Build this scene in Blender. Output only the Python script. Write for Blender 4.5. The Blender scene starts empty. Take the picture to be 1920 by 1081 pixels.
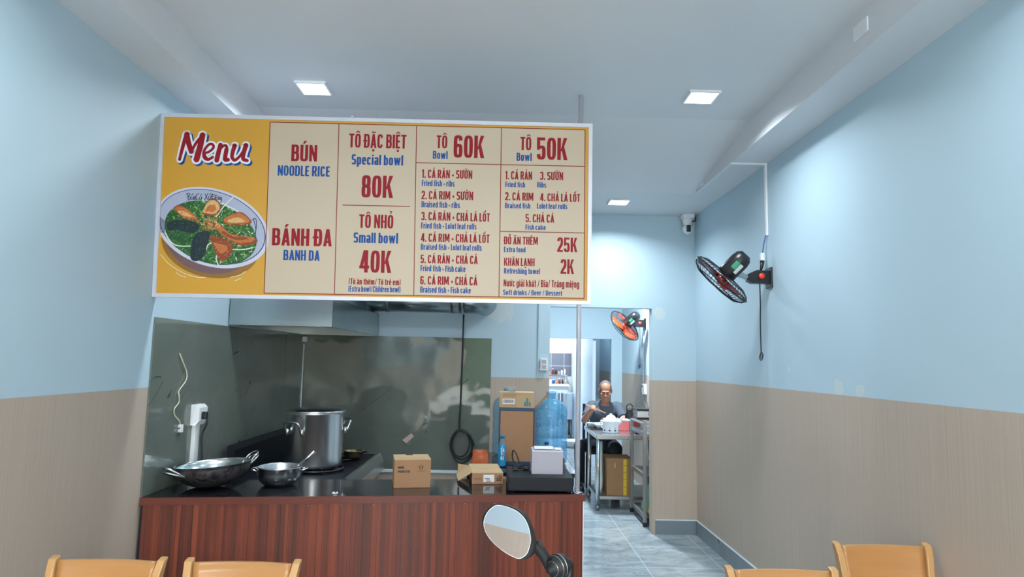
import bpy, bmesh, math, random
from mathutils import Vector, Matrix, Quaternion
S = bpy.context.scene
COL = S.collection
R = random.Random(7)
PI = math.pi

# ------------------------------------------------------------------ camera
cam_d = bpy.data.cameras.new('camera')
cam_d.sensor_width = 36.0
cam_d.lens = 1240.0 * 36.0 / 1920.0
cam_d.clip_start = 0.05
cam = bpy.data.objects.new('camera', cam_d)
COL.objects.link(cam)
RV = Vector((0.99959103, -0.01962098, 0.02080363))
UV = Vector((-0.02279913, -0.10766813, 0.99392544))
FV = Vector((0.0172619, 0.99399325, 0.10807144))
m3 = Matrix((RV, UV, -FV)).transposed().to_4x4()
cam.matrix_world = Matrix.Translation((0, 0, 1.6)) @ m3
S.camera = cam
# ------------------------------------------------------------------ world and exposure
W = bpy.data.worlds.new('daylight')
S.world = W
W.use_nodes = True
bg = W.node_tree.nodes['Background']
bg.inputs[0].default_value = (0.92, 0.97, 1.0, 1)
bg.inputs[1].default_value = 8.5
S.view_settings.view_transform = 'Standard'
S.view_settings.look = 'None'
S.view_settings.gamma = 1.0
S.view_settings.use_curve_mapping = False
S.view_settings.exposure = 0.66
LAMP_W = 12.0

# ------------------------------------------------------------------ room sizes (metres)
XL, XR, YB, H, HC = -1.885, 1.912, 6.43, 3.059, 3.25
YF = -3.0
DX0, DX1, DZ = 0.49, 1.484, 2.133


# ------------------------------------------------------------------ materials
def rgb(r, g, b):
    f = lambda c: (c / 255 / 12.92) if c / 255 <= 0.04045 else ((c / 255 + 0.055) / 1.055) ** 2.4
    return (f(r), f(g), f(b), 1)


class NT:
    def __init__(s, name):
        s.m = bpy.data.materials.new(name)
        s.m.use_nodes = True
        s.t = s.m.node_tree
        s.b = s.t.nodes['Principled BSDF']

    def n(s, typ, **kw):
        x = s.t.nodes.new(typ)
        for k, v in kw.items():
            setattr(x, k, v)
        return x

    def l(s, a, b):
        s.t.links.new(a, b)

    def val(s, sock, v):
        if hasattr(v, 'links') or isinstance(v, bpy.types.NodeSocket):
            s.l(v, sock)
        else:
            sock.default_value = v

    def math(s, op, a, b=0.0, clamp=False):
        x = s.n('ShaderNodeMath', operation=op, use_clamp=clamp)
        s.val(x.inputs[0], a)
        s.val(x.inputs[1], b)
        return x.outputs[0]

    def mix(s, f, a, b):
        x = s.n('ShaderNodeMix', data_type='RGBA')
        s.val(x.inputs[0], f)
        s.val(x.inputs[6], a)
        s.val(x.inputs[7], b)
        return x.outputs[2]

    def pos(s):
        g = s.n('ShaderNodeNewGeometry')
        x = s.n('ShaderNodeSeparateXYZ')
        s.l(g.outputs['Position'], x.inputs[0])
        return g.outputs['Position'], x.outputs

    def scale(s, vec, sc):
        x = s.n('ShaderNodeVectorMath', operation='MULTIPLY')
        s.l(vec, x.inputs[0])
        x.inputs[1].default_value = sc
        return x.outputs[0]

    def noise(s, vec, sc, det=3, rough=0.5, dist=0.0):
        x = s.n('ShaderNodeTexNoise')
        if vec is not None:
            s.l(vec, x.inputs['Vector'])
        x.inputs['Scale'].default_value = sc
        x.inputs['Detail'].default_value = det
        x.inputs['Roughness'].default_value = rough
        x.inputs['Distortion'].default_value = dist
        return x.outputs['Fac']

    def ramp(s, f, stops):
        x = s.n('ShaderNodeValToRGB')
        s.l(f, x.inputs[0])
        e = x.color_ramp.elements
        while len(e) < len(stops):
            e.new(0.5)
        for k, (p, c) in enumerate(stops):
            e[k].position = p
            e[k].color = c
        return x.outputs[0]

    def bump(s, h, st, d=0.01):
        x = s.n('ShaderNodeBump')
        x.inputs['Strength'].default_value = st
        x.inputs['Distance'].default_value = d
        s.l(h, x.inputs['Height'])
        s.l(x.outputs[0], s.b.inputs['Normal'])

    def col(s, c):
        s.val(s.b.inputs['Base Color'], c)


def simple(name, c, rough=0.5, metal=0.0, var=0.06, vs=30.0, spec=None, **kw):
    k = NT(name)
    tc = k.n('ShaderNodeTexCoord')
    f = k.noise(tc.outputs['Object'], vs, 2)
    lo = tuple(max(0, x * (1 - var)) for x in c[:3]) + (1,)
    hi = tuple(min(1, x * (1 + var)) for x in c[:3]) + (1,)
    k.col(k.mix(f, lo, hi))
    k.b.inputs['Roughness'].default_value = rough
    k.b.inputs['Metallic'].default_value = metal
    if spec is not None:
        k.b.inputs['Specular IOR Level'].default_value = spec
    for a, v in kw.items():
        k.b.inputs[a.replace('_', ' ')].default_value = v
    return k.m


def m_wall(name, zd, patches=()):
    """blue paint above, fine-ribbed beige wallpaper below height zd"""
    k = NT(name)
    p, o = k.pos()
    n1 = k.noise(p, 1.3, 3)
    paint = k.mix(n1, rgb(180, 204, 217), rgb(188, 210, 222))
    for (cx, cy, cz, r) in patches:
        d = k.n('ShaderNodeVectorMath', operation='DISTANCE')
        k.l(p, d.inputs[0])
        d.inputs[1].default_value = (cx, cy, cz)
        nz = k.noise(p, 14, 4, 0.6)
        a = k.math('ADD', d.outputs['Value'], k.math('MULTIPLY', k.math('SUBTRACT', nz, 0.5), r * 1.8))
        f = k.math('LESS_THAN', a, r)
        paint = k.mix(k.math('MULTIPLY', f, 0.55), paint, rgb(212, 218, 214))
    q = k.scale(p, (260, 260, 1.2))
    rib = k.noise(q, 1.0, 2, 0.6)
    q2 = k.scale(p, (40, 40, 0.7))
    rib2 = k.noise(q2, 1.0, 2)
    pap = k.mix(rib, rgb(164, 149, 134), rgb(205, 190, 174))
    pap = k.mix(k.math('MULTIPLY', rib2, 0.45), pap, rgb(186, 168, 154))
    above = k.math('GREATER_THAN', o[2], zd)
    k.col(k.mix(above, pap, paint))
    k.b.inputs['Roughness'].default_value = 0.55
    k.b.inputs['Specular IOR Level'].default_value = 0.3
    return k.m


def m_ceiling():
    k = NT('ceiling_paint')
    p, o = k.pos()
    k.col(k.mix(k.noise(p, 1.1, 3), rgb(212, 214, 218), rgb(218, 220, 223)))
    k.b.inputs['Roughness'].default_value = 0.42
    k.b.inputs['Specular IOR Level'].default_value = 0.35
    return k.m


def m_floor():
    k = NT('floor_tile')
    p, o = k.pos()
    n1 = k.noise(k.scale(p, (1.5, 2.6, 1)), 1.6, 6, 0.6, 1.2)
    c = k.ramp(n1, [(0.30, rgb(118, 133, 142)), (0.5, rgb(152, 166, 173)), (0.72, rgb(180, 191, 196))])
    v = k.noise(k.scale(p, (2.2, 5.5, 1)), 1.2, 5, 0.55, 2.0)
    vein = k.math('LESS_THAN', k.math('ABSOLUTE', k.math('SUBTRACT', v, 0.5)), 0.008)
    c = k.mix(k.math('MULTIPLY', vein, 0.5), c, rgb(90, 104, 112))
    br = k.n('ShaderNodeTexBrick', offset=0.0)
    k.l(p, br.inputs['Vector'])
    br.inputs['Scale'].default_value = 1.0
    br.inputs['Mortar Size'].default_value = 0.003
    br.inputs['Brick Width'].default_value = 0.6
    br.inputs['Row Height'].default_value = 0.6
    c = k.mix(br.outputs['Fac'], c, rgb(205, 212, 215))
    k.col(c)
    k.b.inputs['Roughness'].default_value = 0.16
    return k.m


def m_stone(name, base, gloss=0.12, wav=0.0):
    k = NT(name)
    p, o = k.pos()
    q = k.n('ShaderNodeMapping')
    k.l(p, q.inputs[0])
    q.inputs['Rotation'].default_value = (0.75, -0.62, 0)
    n = k.noise(q.outputs[0], 2.2, 5, 0.6, 0.6)
    c = k.mix(n, tuple(x * 0.72 for x in base[:3]) + (1,), tuple(x * 1.28 for x in base[:3]) + (1,))
    sxy = k.math('ADD', o[0], o[1])
    cv = k.n('ShaderNodeCombineXYZ')
    k.l(k.math('SUBTRACT', k.math('MULTIPLY', o[2], 5.0), k.math('MULTIPLY', sxy, 4.0)), cv.inputs[0])
    k.l(k.math('ADD', k.math('MULTIPLY', sxy, 0.8), k.math('MULTIPLY', o[2], 0.7)), cv.inputs[1])
    v = k.noise(cv.outputs[0], 0.8, 1.5, 0.5, 0.0)
    vein = k.math('LESS_THAN', k.math('ABSOLUTE', k.math('SUBTRACT', v, 0.5)), 0.0032)
    br = k.math('GREATER_THAN', k.noise(p, 3.2, 3), 0.58)
    c = k.mix(k.math('MULTIPLY', k.math('MULTIPLY', vein, br), 0.75), c, rgb(34, 40, 40))
    k.col(c)
    k.b.inputs['Roughness'].default_value = gloss
    if wav:
        h = k.noise(p, 2.6, 1, 0.4, 0.4)
        k.bump(h, wav, 0.25)
    return k.m


def m_planks():
    k = NT('cherry_planks')
    p, o = k.pos()
    cell = k.math('FLOOR', k.math('MULTIPLY', o[0], 31.0))
    wn = k.n('ShaderNodeTexWhiteNoise', noise_dimensions='1D')
    k.l(cell, wn.inputs['W'])
    cell2 = k.math('FLOOR', k.math('MULTIPLY', k.math('ADD', o[0], 0.013), 47.0))
    wn2 = k.n('ShaderNodeTexWhiteNoise', noise_dimensions='1D')
    k.l(cell2, wn2.inputs['W'])
    f = k.math('MULTIPLY', k.math('ADD', wn.outputs['Value'], wn2.outputs['Value']), 0.5)
    c = k.ramp(f, [(0.15, rgb(68, 25, 14)), (0.5, rgb(108, 42, 24)), (0.85, rgb(142, 64, 38))])
    g = k.noise(k.scale(p, (70, 70, 2.0)), 1.0, 4, 0.6, 0.4)
    c = k.mix(k.math('MULTIPLY', k.math('GREATER_THAN', g, 0.58), 0.35), c, rgb(50, 17, 10))
    c = k.mix(k.math('MULTIPLY', k.noise(k.scale(p, (160, 160, 3)), 1.0, 2), 0.35), c, rgb(140, 66, 40))
    k.col(c)
    k.b.inputs['Roughness'].default_value = 0.42
    return k.m


def m_wood(name, a, b, sc=(4, 4, 40), rough=0.3):
    k = NT(name)
    tc = k.n('ShaderNodeTexCoord')
    n = k.noise(k.scale(tc.outputs['Object'], sc), 1.0, 4, 0.55, 0.6)
    k.col(k.mix(n, a, b))
    k.b.inputs['Roughness'].default_value = rough
    return k.m


def m_tile():
    k = NT('grey_wall_tile')
    p, o = k.pos()
    br = k.n('ShaderNodeTexBrick', offset=0.0)
    k.l(k.scale(p, (1, 0, 1)), br.inputs['Vector'])
    br.inputs['Scale'].default_value = 1.0
    cz = k.n('ShaderNodeCombineXYZ')
    k.l(o[0], cz.inputs[0])
    k.l(o[2], cz.inputs[1])
    k.l(cz.outputs[0], br.inputs['Vector'])
    br.inputs['Brick Width'].default_value = 0.3
    br.inputs['Row Height'].default_value = 0.3
    br.inputs['Mortar Size'].default_value = 0.006
    br.inputs['Color1'].default_value = rgb(112, 112, 122)
    br.inputs['Color2'].default_value = rgb(120, 120, 130)
    br.inputs['Mortar'].default_value = rgb(190, 190, 196)
    k.col(br.outputs['Color'])
    k.b.inputs['Roughness'].default_value = 0.25
    return k.m


def m_steel(name, c=(0.62, 0.64, 0.66, 1), rough=0.25, sc=(1, 1, 60)):
    k = NT(name)
    tc = k.n('ShaderNodeTexCoord')
    n = k.noise(k.scale(tc.outputs['Object'], sc), 3.0, 3)
    k.col(k.mix(n, tuple(x * 0.88 for x in c[:3]) + (1,), c))
    k.b.inputs['Metallic'].default_value = 1.0
    k.b.inputs['Roughness'].default_value = rough
    return k.m


def m_clear(name, c, a=0.35, rough=0.08):
    """thin tinted plastic: part of the light passes straight through"""
    k = NT(name)
    k.b.inputs['Base Color'].default_value = c
    k.b.inputs['Roughness'].default_value = rough
    tc = k.n('ShaderNodeTexCoord')
    n = k.noise(k.scale(tc.outputs['Object'], (6, 6, 14)), 2.0, 2)
    tr = k.n('ShaderNodeBsdfTransparent')
    tr.inputs[0].default_value = tuple(0.55 + 0.45 * x for x in c[:3]) + (1,)
    mx = k.n('ShaderNodeMixShader')
    k.l(k.math('ADD', k.math('MULTIPLY', n, 0.2), a - 0.1), mx.inputs[0])
    k.l(tr.outputs[0], mx.inputs[1])
    k.l(k.b.outputs[0], mx.inputs[2])
    out = [x for x in k.t.nodes if x.type == 'OUTPUT_MATERIAL'][0]
    k.l(mx.outputs[0], out.inputs['Surface'])
    return k.m


def m_emit(name, c, st):
    k = NT(name)
    k.b.inputs['Base Color'].default_value = (0.8, 0.8, 0.8, 1)
    k.b.inputs['Emission Color'].default_value = c
    k.b.inputs['Emission Strength'].default_value = st
    return k.m


def m_wok():
    k = NT('wok_iron')
    tc = k.n('ShaderNodeTexCoord')
    n = k.noise(tc.outputs['Object'], 14, 5, 0.7, 1.0)
    k.col(k.ramp(n, [(0.4, rgb(58, 56, 60)), (0.56, rgb(104, 100, 102)), (0.62, rgb(30, 30, 36))]))
    k.b.inputs['Metallic'].default_value = 0.6
    k.b.inputs['Roughness'].default_value = 0.42
    return k.m


M = {}
M['wall_l'] = m_wall('left_wall_paint', 1.415)
M['wall_r'] = m_wall('right_wall_paint', 1.447, ((1.912, 3.72, 1.49, 0.05), (1.912, 3.5, 1.475, 0.04), (1.912, 4.35, 1.58, 0.02)))
M['wall_b'] = m_wall('back_wall_paint', 1.438, ((0.0, 6.43, 2.1, 0.13), (1.56, 6.43, 2.09, 0.06)))
M['wall_plain'] = m_wall('rear_wall_paint', -1.0)
M['ceil'] = m_ceiling()
M['floor'] = m_floor()
M['stone'] = m_stone('green_grey_splash', rgb(106, 114, 107), 0.12, 0.012)
M['stone_wavy'] = m_stone('green_grey_wavy_splash', rgb(106, 114, 107), 0.045, 0.05)
M['granite'] = simple('black_granite', rgb(30, 31, 36), 0.06, 0, 0.5, 160)
M['planks'] = m_planks()
M['trimwood'] = m_wood('cherry_edge', rgb(92, 38, 25), rgb(118, 52, 35), (3, 40, 40), 0.4)
M['beech'] = m_wood('beech_ply', rgb(178, 124, 72), rgb(196, 144, 90), (3, 3, 30), 0.25)
M['beech_l'] = m_wood('beech_solid', rgb(192, 144, 90), rgb(208, 162, 108), (20, 20, 3), 0.3)
M['white'] = simple('white_plastic', rgb(232, 234, 236), 0.4, 0, 0.02)
M['grey_p'] = simple('pale_grey_plastic', rgb(176, 172, 184), 0.45, 0, 0.02)
M['black'] = simple('black_plastic', rgb(26, 27, 31), 0.35, 0, 0.15)
M['rubber'] = simple('black_rubber', rgb(30, 30, 31), 0.6, 0, 0.1)
M['darkmetal'] = simple('dark_coated_steel', rgb(20, 23, 31), 0.5, 0.0, 0.1, spec=0.3)
M['steel'] = m_steel('brushed_steel')
M['steel_d'] = m_steel('dull_steel', (0.36, 0.36, 0.37, 1), 0.38)
M['hoodsteel'] = m_steel('hood_steel', (0.46, 0.51, 0.50, 1), 0.22, (30, 2, 2))
M['duct'] = m_steel('galvanised_duct', (0.34, 0.42, 0.46, 1), 0.3, (3, 40, 40))
M['potalu'] = m_steel('bright_aluminium', (0.88, 0.92, 0.94, 1), 0.27)
M['chrome'] = m_steel('chrome', (0.8, 0.8, 0.82, 1), 0.08)
M['alu'] = simple('silver_aluminium', rgb(212, 212, 222), 0.35, 0.25, 0.03)
M['mirror'] = simple('mirror_silver', (0.52, 0.50, 0.50, 1), 0.01, 1.0, 0.0)
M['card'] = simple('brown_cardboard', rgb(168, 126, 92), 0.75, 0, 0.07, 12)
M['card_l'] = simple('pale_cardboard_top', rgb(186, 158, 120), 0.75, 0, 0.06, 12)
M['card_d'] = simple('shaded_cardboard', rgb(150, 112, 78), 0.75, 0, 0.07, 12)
M['ink'] = simple('black_ink', rgb(40, 34, 34), 0.6, 0, 0.05)
M['ink_b'] = simple('brown_ink', rgb(128, 84, 50), 0.6, 0, 0.05)
M['label'] = simple('white_paper', rgb(228, 228, 232), 0.6, 0, 0.02)
M['yellow_bg'] = simple('yellow_print', rgb(214, 158, 52), 0.35, 0, 0.03, 3)
M['cream'] = simple('cream_print', rgb(204, 184, 158), 0.35, 0, 0.02, 3)
M['red'] = simple('red_print', rgb(152, 22, 36), 0.5, 0, 0.03, spec=0.25)
M['blue'] = simple('blue_print', rgb(22, 80, 152), 0.5, 0, 0.03, spec=0.25)
M['line'] = simple('dark_red_rule', rgb(138, 40, 32), 0.5, 0, 0.03, spec=0.25)
M['pwhite'] = simple('white_print', rgb(240, 238, 244), 0.4, 0, 0.02)
M['navy'] = simple('navy_print', rgb(34, 40, 66), 0.4, 0, 0.05)
M['water'] = m_clear('blue_water_bottle', rgb(120, 198, 236), 0.36)
M['water2'] = m_clear('clear_water_bottle', rgb(150, 195, 215), 0.30)
M['bag_o'] = m_clear('orange_plastic_bag', rgb(240, 132, 84), 0.45, 0.2)
M['bag_g'] = m_clear('green_plastic_bag', rgb(150, 205, 175), 0.72, 0.3)
M['bag_w'] = m_clear('white_plastic_bag', rgb(222, 222, 214), 0.72, 0.3)
M['clear'] = m_clear('clear_tub', rgb(205, 215, 222), 0.35, 0.1)
M['satori'] = simple('bright_blue_film', rgb(30, 146, 196), 0.3, 0, 0.04)
M['capblue'] = simple('blue_cap', rgb(22, 140, 205), 0.35, 0, 0.03)
M['orange'] = simple('orange_spot', rgb(222, 128, 60), 0.4, 0, 0.03)
M['fanred'] = m_clear('dark_red_blade', rgb(120, 26, 20), 0.88, 0.2)
M['fanorange'] = m_clear('orange_blade', rgb(255, 80, 24), 0.88, 0.2)
M['redknob'] = simple('red_knob', rgb(236, 66, 40), 0.35, 0, 0.03)
M['cage'] = simple('cage_wire', rgb(44, 48, 58), 0.35, 0.4, 0.05)
M['green'] = simple('green_sticker', rgb(40, 142, 104), 0.4, 0, 0.03)
M['wokiron'] = m_wok()
M['wokin'] = m_steel('wok_inside', (0.62, 0.68, 0.68, 1), 0.25, (8, 8, 8))
M['brass'] = m_steel('brass_pan', (0.52, 0.42, 0.26, 1), 0.3)
M['wire_w'] = simple('yellowed_wire', rgb(206, 204, 182), 0.5, 0, 0.05)
M['cable'] = simple('black_cable', rgb(24, 26, 30), 0.5, 0, 0.05)
M['bluewire'] = simple('blue_wire', rgb(40, 86, 170), 0.5, 0, 0.05)
M['skin'] = simple('skin', rgb(164, 114, 92), 0.5, 0, 0.06, 20)
M['hair'] = simple('grey_stubble', rgb(98, 88, 84), 0.8, 0, 0.2, 90)
M['shirt'] = simple('charcoal_cotton', rgb(72, 82, 94), 0.85, 0, 0.08, 20)
M['trousers'] = simple('black_cotton', rgb(24, 28, 36), 0.85, 0, 0.1, 20)
M['ceramic'] = simple('white_ceramic', rgb(226, 232, 240), 0.15, 0, 0.02)
M['soup'] = simple('noodle_soup', rgb(204, 196, 150), 0.3, 0, 0.2, 60)
M['pink'] = simple('pink_plastic', rgb(240, 122, 122), 0.4, 0, 0.04)
M['chop'] = simple('chopstick_wood', rgb(206, 160, 128), 0.5, 0, 0.05)
M['tape'] = simple('yellow_tape', rgb(206, 178, 40), 0.35, 0, 0.15, 40)
M['darkred'] = simple('dark_red_tin', rgb(120, 44, 44), 0.35, 0, 0.06)
M['lip'] = simple('lip', rgb(150, 92, 82), 0.5, 0, 0.03)
M['bb_side'] = m_stone('grey_skirting', rgb(122, 134, 142), 0.2)
M['whitecap'] = simple('white_edge', rgb(220, 230, 236), 0.4, 0, 0.02)
M['tilewall'] = m_tile()
M['asphalt'] = simple('concrete_paving', rgb(190, 190, 186), 0.9, 0, 0.2, 3)
M['streetwall'] = simple('street_facade', rgb(150, 140, 126), 0.8, 0, 0.2, 0.6)
M['hedge'] = simple('street_tree', rgb(58, 84, 44), 0.9, 0, 0.5, 4)
M['paleblue'] = simple('pale_blue_door', rgb(205, 222, 238), 0.4, 0, 0.02)
M['tan_item'] = simple('tan_pack', rgb(190, 160, 120), 0.5, 0, 0.1)


# ------------------------------------------------------------------ mesh builder
class MB:
    def __init__(s):
        s.v, s.f, s.mi, s.sm = [], [], [], []
        s.tr = None

    def _add(s, vs, fs, mi=0, smooth=False):
        b = len(s.v)
        for p in vs:
            p = Vector(p)
            if s.tr is not None:
                p = s.tr @ p
            s.v.append(p)
        for f in fs:
            s.f.append([b + i for i in f])
            s.mi.append(mi)
            s.sm.append(smooth)
        return s

    def box(s, x0, x1, y0, y1, z0, z1, mi=0, bev=0.0, mat=None):
        if bev > 0:
            bm = bmesh.new()
            bmesh.ops.create_cube(bm, size=1)
            for v in bm.verts:
                v.co = Vector(((x0 + x1) / 2 + v.co.x * (x1 - x0), (y0 + y1) / 2 + v.co.y * (y1 - y0), (z0 + z1) / 2 + v.co.z * (z1 - z0)))
            bmesh.ops.bevel(bm, geom=bm.edges[:], offset=bev, segments=2, affect='EDGES', profile=0.6)
            bm.verts.index_update()
            vs = [v.co.copy() for v in bm.verts]
            fs = [[v.index for v in f.verts] for f in bm.faces]
            bm.free()
        else:
            vs = [Vector((x, y, z)) for z in (z0, z1) for y in (y0, y1) for x in (x0, x1)]
            fs = [[0, 2, 3, 1], [4, 5, 7, 6], [0, 1, 5, 4], [2, 6, 7, 3], [0, 4, 6, 2], [1, 3, 7, 5]]
        if mat is not None:
            vs = [mat @ v for v in vs]
        return s._add(vs, fs, mi)

    def tube(s, pts, r, mi=0, n=10, closed=False, cap=True):
        pts = [Vector(p) for p in pts]
        rr = r if isinstance(r, (list, tuple)) else [r] * len(pts)
        vs, fs = [], []
        N = len(pts)
        prev = None
        for i, p in enumerate(pts):
            a = pts[(i - 1) % N] if (closed or i > 0) else p
            b = pts[(i + 1) % N] if (closed or i < N - 1) else p
            t = (b - a).normalized()
            if prev is None:
                u = t.cross(Vector((0, 0, 1)))
                if u.length < 0.05:
                    u = t.cross(Vector((1, 0, 0)))
            else:
                u = prev - t * prev.dot(t)
            u.normalize()
            prev = u
            w = t.cross(u)
            for k in range(n):
                an = 2 * PI * k / n
                vs.append(p + (u * math.cos(an) + w * math.sin(an)) * rr[i])
        for i in range(N if closed else N - 1):
            j = (i + 1) % N
            for k in range(n):
                k2 = (k + 1) % n
                fs.append([i * n + k, i * n + k2, j * n + k2, j * n + k])
        s._add(vs, fs, mi, True)
        if cap and not closed:
            s._add(vs[:n], [list(range(n))[::-1]], mi)
            s._add(vs[-n:], [list(range(n))], mi)
        return s

    def lathe(s, prof, n=32, mi=0, mat=None, smooth=True, a0=0.0, a1=2 * PI):
        """prof: [(r, z), ...] turned about the z axis"""
        full = abs(a1 - a0 - 2 * PI) < 1e-6
        vs, fs = [], []
        m = n if full else n + 1
        for (r, z) in prof:
            for k in range(m):
                an = a0 + (a1 - a0) * k / n
                vs.append(Vector((r * math.cos(an), r * math.sin(an), z)))
        for i in range(len(prof) - 1):
            for k in range(n):
                k2 = (k + 1) % m
                fs.append([i * m + k, i * m + k2, (i + 1) * m + k2, (i + 1) * m + k])
        if mat is not None:
            vs = [mat @ v for v in vs]
        return s._add(vs, fs, mi, smooth)

    def poly(s, pts, mi=0):
        return s._add(pts, [list(range(len(pts)))], mi)

    def prism(s, pts, d, mi=0, smooth=False):
        """closed outline pts extruded by vector d"""
        n = len(pts)
        d = Vector(d)
        vs = [Vector(p) for p in pts] + [Vector(p) + d for p in pts]
        fs = [list(range(n))[::-1], list(range(n, 2 * n))]
        s._add(vs, fs, mi)
        s._add(vs, [[i, (i + 1) % n, n + (i + 1) % n, n + i] for i in range(n)], mi, smooth)
        return s

    def ball(s, c, r, mi=0, nu=14, nv=9, mat=None):
        rx, ry, rz = r if isinstance(r, (tuple, list)) else (r, r, r)
        vs, fs = [], []
        for j in range(nv + 1):
            ph = PI * j / nv
            for i in range(nu):
                th = 2 * PI * i / nu
                vs.append(Vector((rx * math.sin(ph) * math.cos(th), ry * math.sin(ph) * math.sin(th), rz * math.cos(ph))))
        for j in range(nv):
            for i in range(nu):
                k = (i + 1) % nu
                fs.append([j * nu + i, (j + 1) * nu + i, (j + 1) * nu + k, j * nu + k])
        if mat is not None:
            vs = [mat @ v for v in vs]
        c = Vector(c)
        return s._add([v + c for v in vs], fs, mi, True)

    def build(s, name, mats, parent=None, origin=None):
        if not isinstance(mats, (list, tuple)):
            mats = [mats]
        me = bpy.data.meshes.new(name)
        o = Vector(origin) if origin is not None else Vector((0, 0, 0))
        if parent is not None and origin is None:
            o = Vector(parent.get('_o', (0, 0, 0)))
        me.from_pydata([tuple(v - o) for v in s.v], [], s.f)
        for m in mats:
            me.materials.append(m)
        me.polygons.foreach_set('material_index', s.mi)
        me.polygons.foreach_set('use_smooth', s.sm)
        me.update()
        bm = bmesh.new()
        bm.from_mesh(me)
        bmesh.ops.remove_doubles(bm, verts=bm.verts, dist=1e-6)
        bmesh.ops.recalc_face_normals(bm, faces=bm.faces)
        bm.to_mesh(me)
        bm.free()
        ob = bpy.data.objects.new(name, me)
        COL.objects.link(ob)
        if parent is not None:
            ob.parent = parent
            ob['_o'] = list(o)
        else:
            ob.location = o
        return ob


ROOTS = []


def tag(o, label, cat, group=None):
    o['label'] = label
    o['category'] = cat
    if group:
        o['group'] = group
    return o


def thing(name, label, cat, loc, group=None):
    o = bpy.data.objects.new(name, None)
    o.empty_display_size = 0.1
    COL.objects.link(o)
    o.location = loc
    o['_o'] = list(loc)
    ROOTS.append(o)
    return tag(o, label, cat, group)


def struct(o):
    o['kind'] = 'structure'
    return o


def dup(root, loc, rotz=0.0, label=None):
    r = root.copy()
    COL.objects.link(r)
    r.location = loc
    r.rotation_euler = (0, 0, rotz)
    if label:
        r['label'] = label
    for ch in list(root.children):
        c = ch.copy()
        COL.objects.link(c)
        c.parent = r
        for g in list(ch.children):
            d = g.copy()
            COL.objects.link(d)
            d.parent = c
    ROOTS.append(r)
    return r


def frame_from(z, x_hint):
    z = Vector(z).normalized()
    x = Vector(x_hint) - z * Vector(x_hint).dot(z)
    x.normalize()
    y = z.cross(x)
    return Matrix((x, y, z)).transposed().to_4x4()


def smooth_path(pts, k=6):
    """Catmull-Rom through pts"""
    P = [Vector(p) for p in pts]
    out = []
    for i in range(len(P) - 1):
        a, b, c, d = P[max(i - 1, 0)], P[i], P[i + 1], P[min(i + 2, len(P) - 1)]
        for j in range(k):
            t = j / k
            out.append(0.5 * ((2 * b) + (c - a) * t + (2 * a - 5 * b + 4 * c - d) * t * t + (3 * b - a - 3 * c + d) * t ** 3))
    out.append(P[-1])
    return out

# ================================================================== THE SETTING
YE = 16.0          # far end of the building
b = MB()
b.box(XL - 0.15, XR + 0.15, YF, YE, -0.1, 0.0)
struct(b.build('floor', M['floor']))
b = MB()
b.box(XL - 0.15, XR + 0.15, YF, YE, HC, HC + 0.12)                 # slab
b.box(XL, -1.645, YF, 5.56, H, HC)                                 # dropped edge, left
b.box(1.655, XR, YF, 5.56, H, HC)                                  # dropped edge, right
b.box(XL, XR, 5.56, YE, H, HC)
b.prism([(-1.645, 4.3, HC), (-1.645, 5.56, HC), (-1.645, 5.56, H)], (3.3, 0, 0))     # gentle fall of the recess towards the back
struct(b.build('ceiling', M['ceil']))
b = MB()
b.box(XL - 0.15, XL, YF, YE, 0, HC)
struct(b.build('wall_left', M['wall_l']))
b = MB()
b.box(XR, XR + 0.15, YF, YE, 0, HC)
struct(b.build('wall_right', M['wall_r']))
b = MB()
WT = 0.12
b.box(XL, DX0, YB, YB + WT, 0, H)
b.box(DX1, XR, YB, YB + WT, 0, H)
b.box(DX0, DX1, YB, YB + WT, DZ, H)
struct(b.build('wall_back', M['wall_b']))
# rear room: end wall with a wide opening, a partition running deeper, the side room behind it
b = MB()
b.box(XL, 0.70, 10.30, 10.42, 0, H)
b.box(1.745, XR, 10.30, 10.42, 0, H)
b.box(0.70, 1.745, 10.30, 10.42, 1.962, H)
struct(b.build('wall_rear', M['wall_plain']))
b = MB()
P0, P1 = (1.462, 10.36), (1.66, 15.2)
b.prism([(P0[0], P0[1], 0), (P0[0] + 0.05, P0[1], 0), (P1[0] + 0.05, P1[1], 0), (P1[0], P1[1], 0)], (0, 0, H))
struct(b.build('wall_partition', M['paleblue']))
b = MB()
b.box(1.5, XR, 12.6, 12.7, 0, H)
struct(b.build('wall_side_room', M['wall_plain']))
b = MB()
b.box(0.3, XR, 15.3, 15.4, 0, 1.27)
b.box(0.3, XR, 15.3, 15.4, 1.79, H)
struct(b.build('wall_far', M['white']))
b = MB()
b.box(0.3, XR, 15.29, 15.4, 1.27, 1.79)
struct(b.build('wall_far_tiles', M['tilewall']))
b = MB()
b.box(0.2, 0.3, 10.42, 15.4, 0, H)
struct(b.build('wall_far_left', M['white']))
# skirting on the right and beside the doorway
b = MB()
b.box(XR - 0.012, XR, YF, YB, 0, 0.128)
b.box(XR - 0.013, XR, YF, YB, 0.128, 0.135, 1)
struct(b.build('baseboard_right', [M['bb_side'], M['whitecap']]))
b = MB()
b.box(DX1 + 0.03, XR - 0.014, YB - 0.012, YB, 0, 0.128)
b.box(DX1 + 0.03, XR - 0.014, YB - 0.013, YB, 0.128, 0.135, 1)
struct(b.build('baseboard_back', [M['bb_side'], M['whitecap']]))
# the street outside the open shop front
b = MB()
b.box(-14, 14, -16, YF, -0.2, -0.06)
struct(b.build('ground', M['asphalt']))
b = MB()
b.box(-14, -1.5, -16, -15, -0.1, 5.2)
b.box(1.2, 14, -16, -15, -0.1, 4.2)
b.box(-1.5, 1.2, -16, -15.4, -0.1, 3.4, 1)
struct(b.build('wall_street', [M['streetwall'], M['hedge']]))

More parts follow.
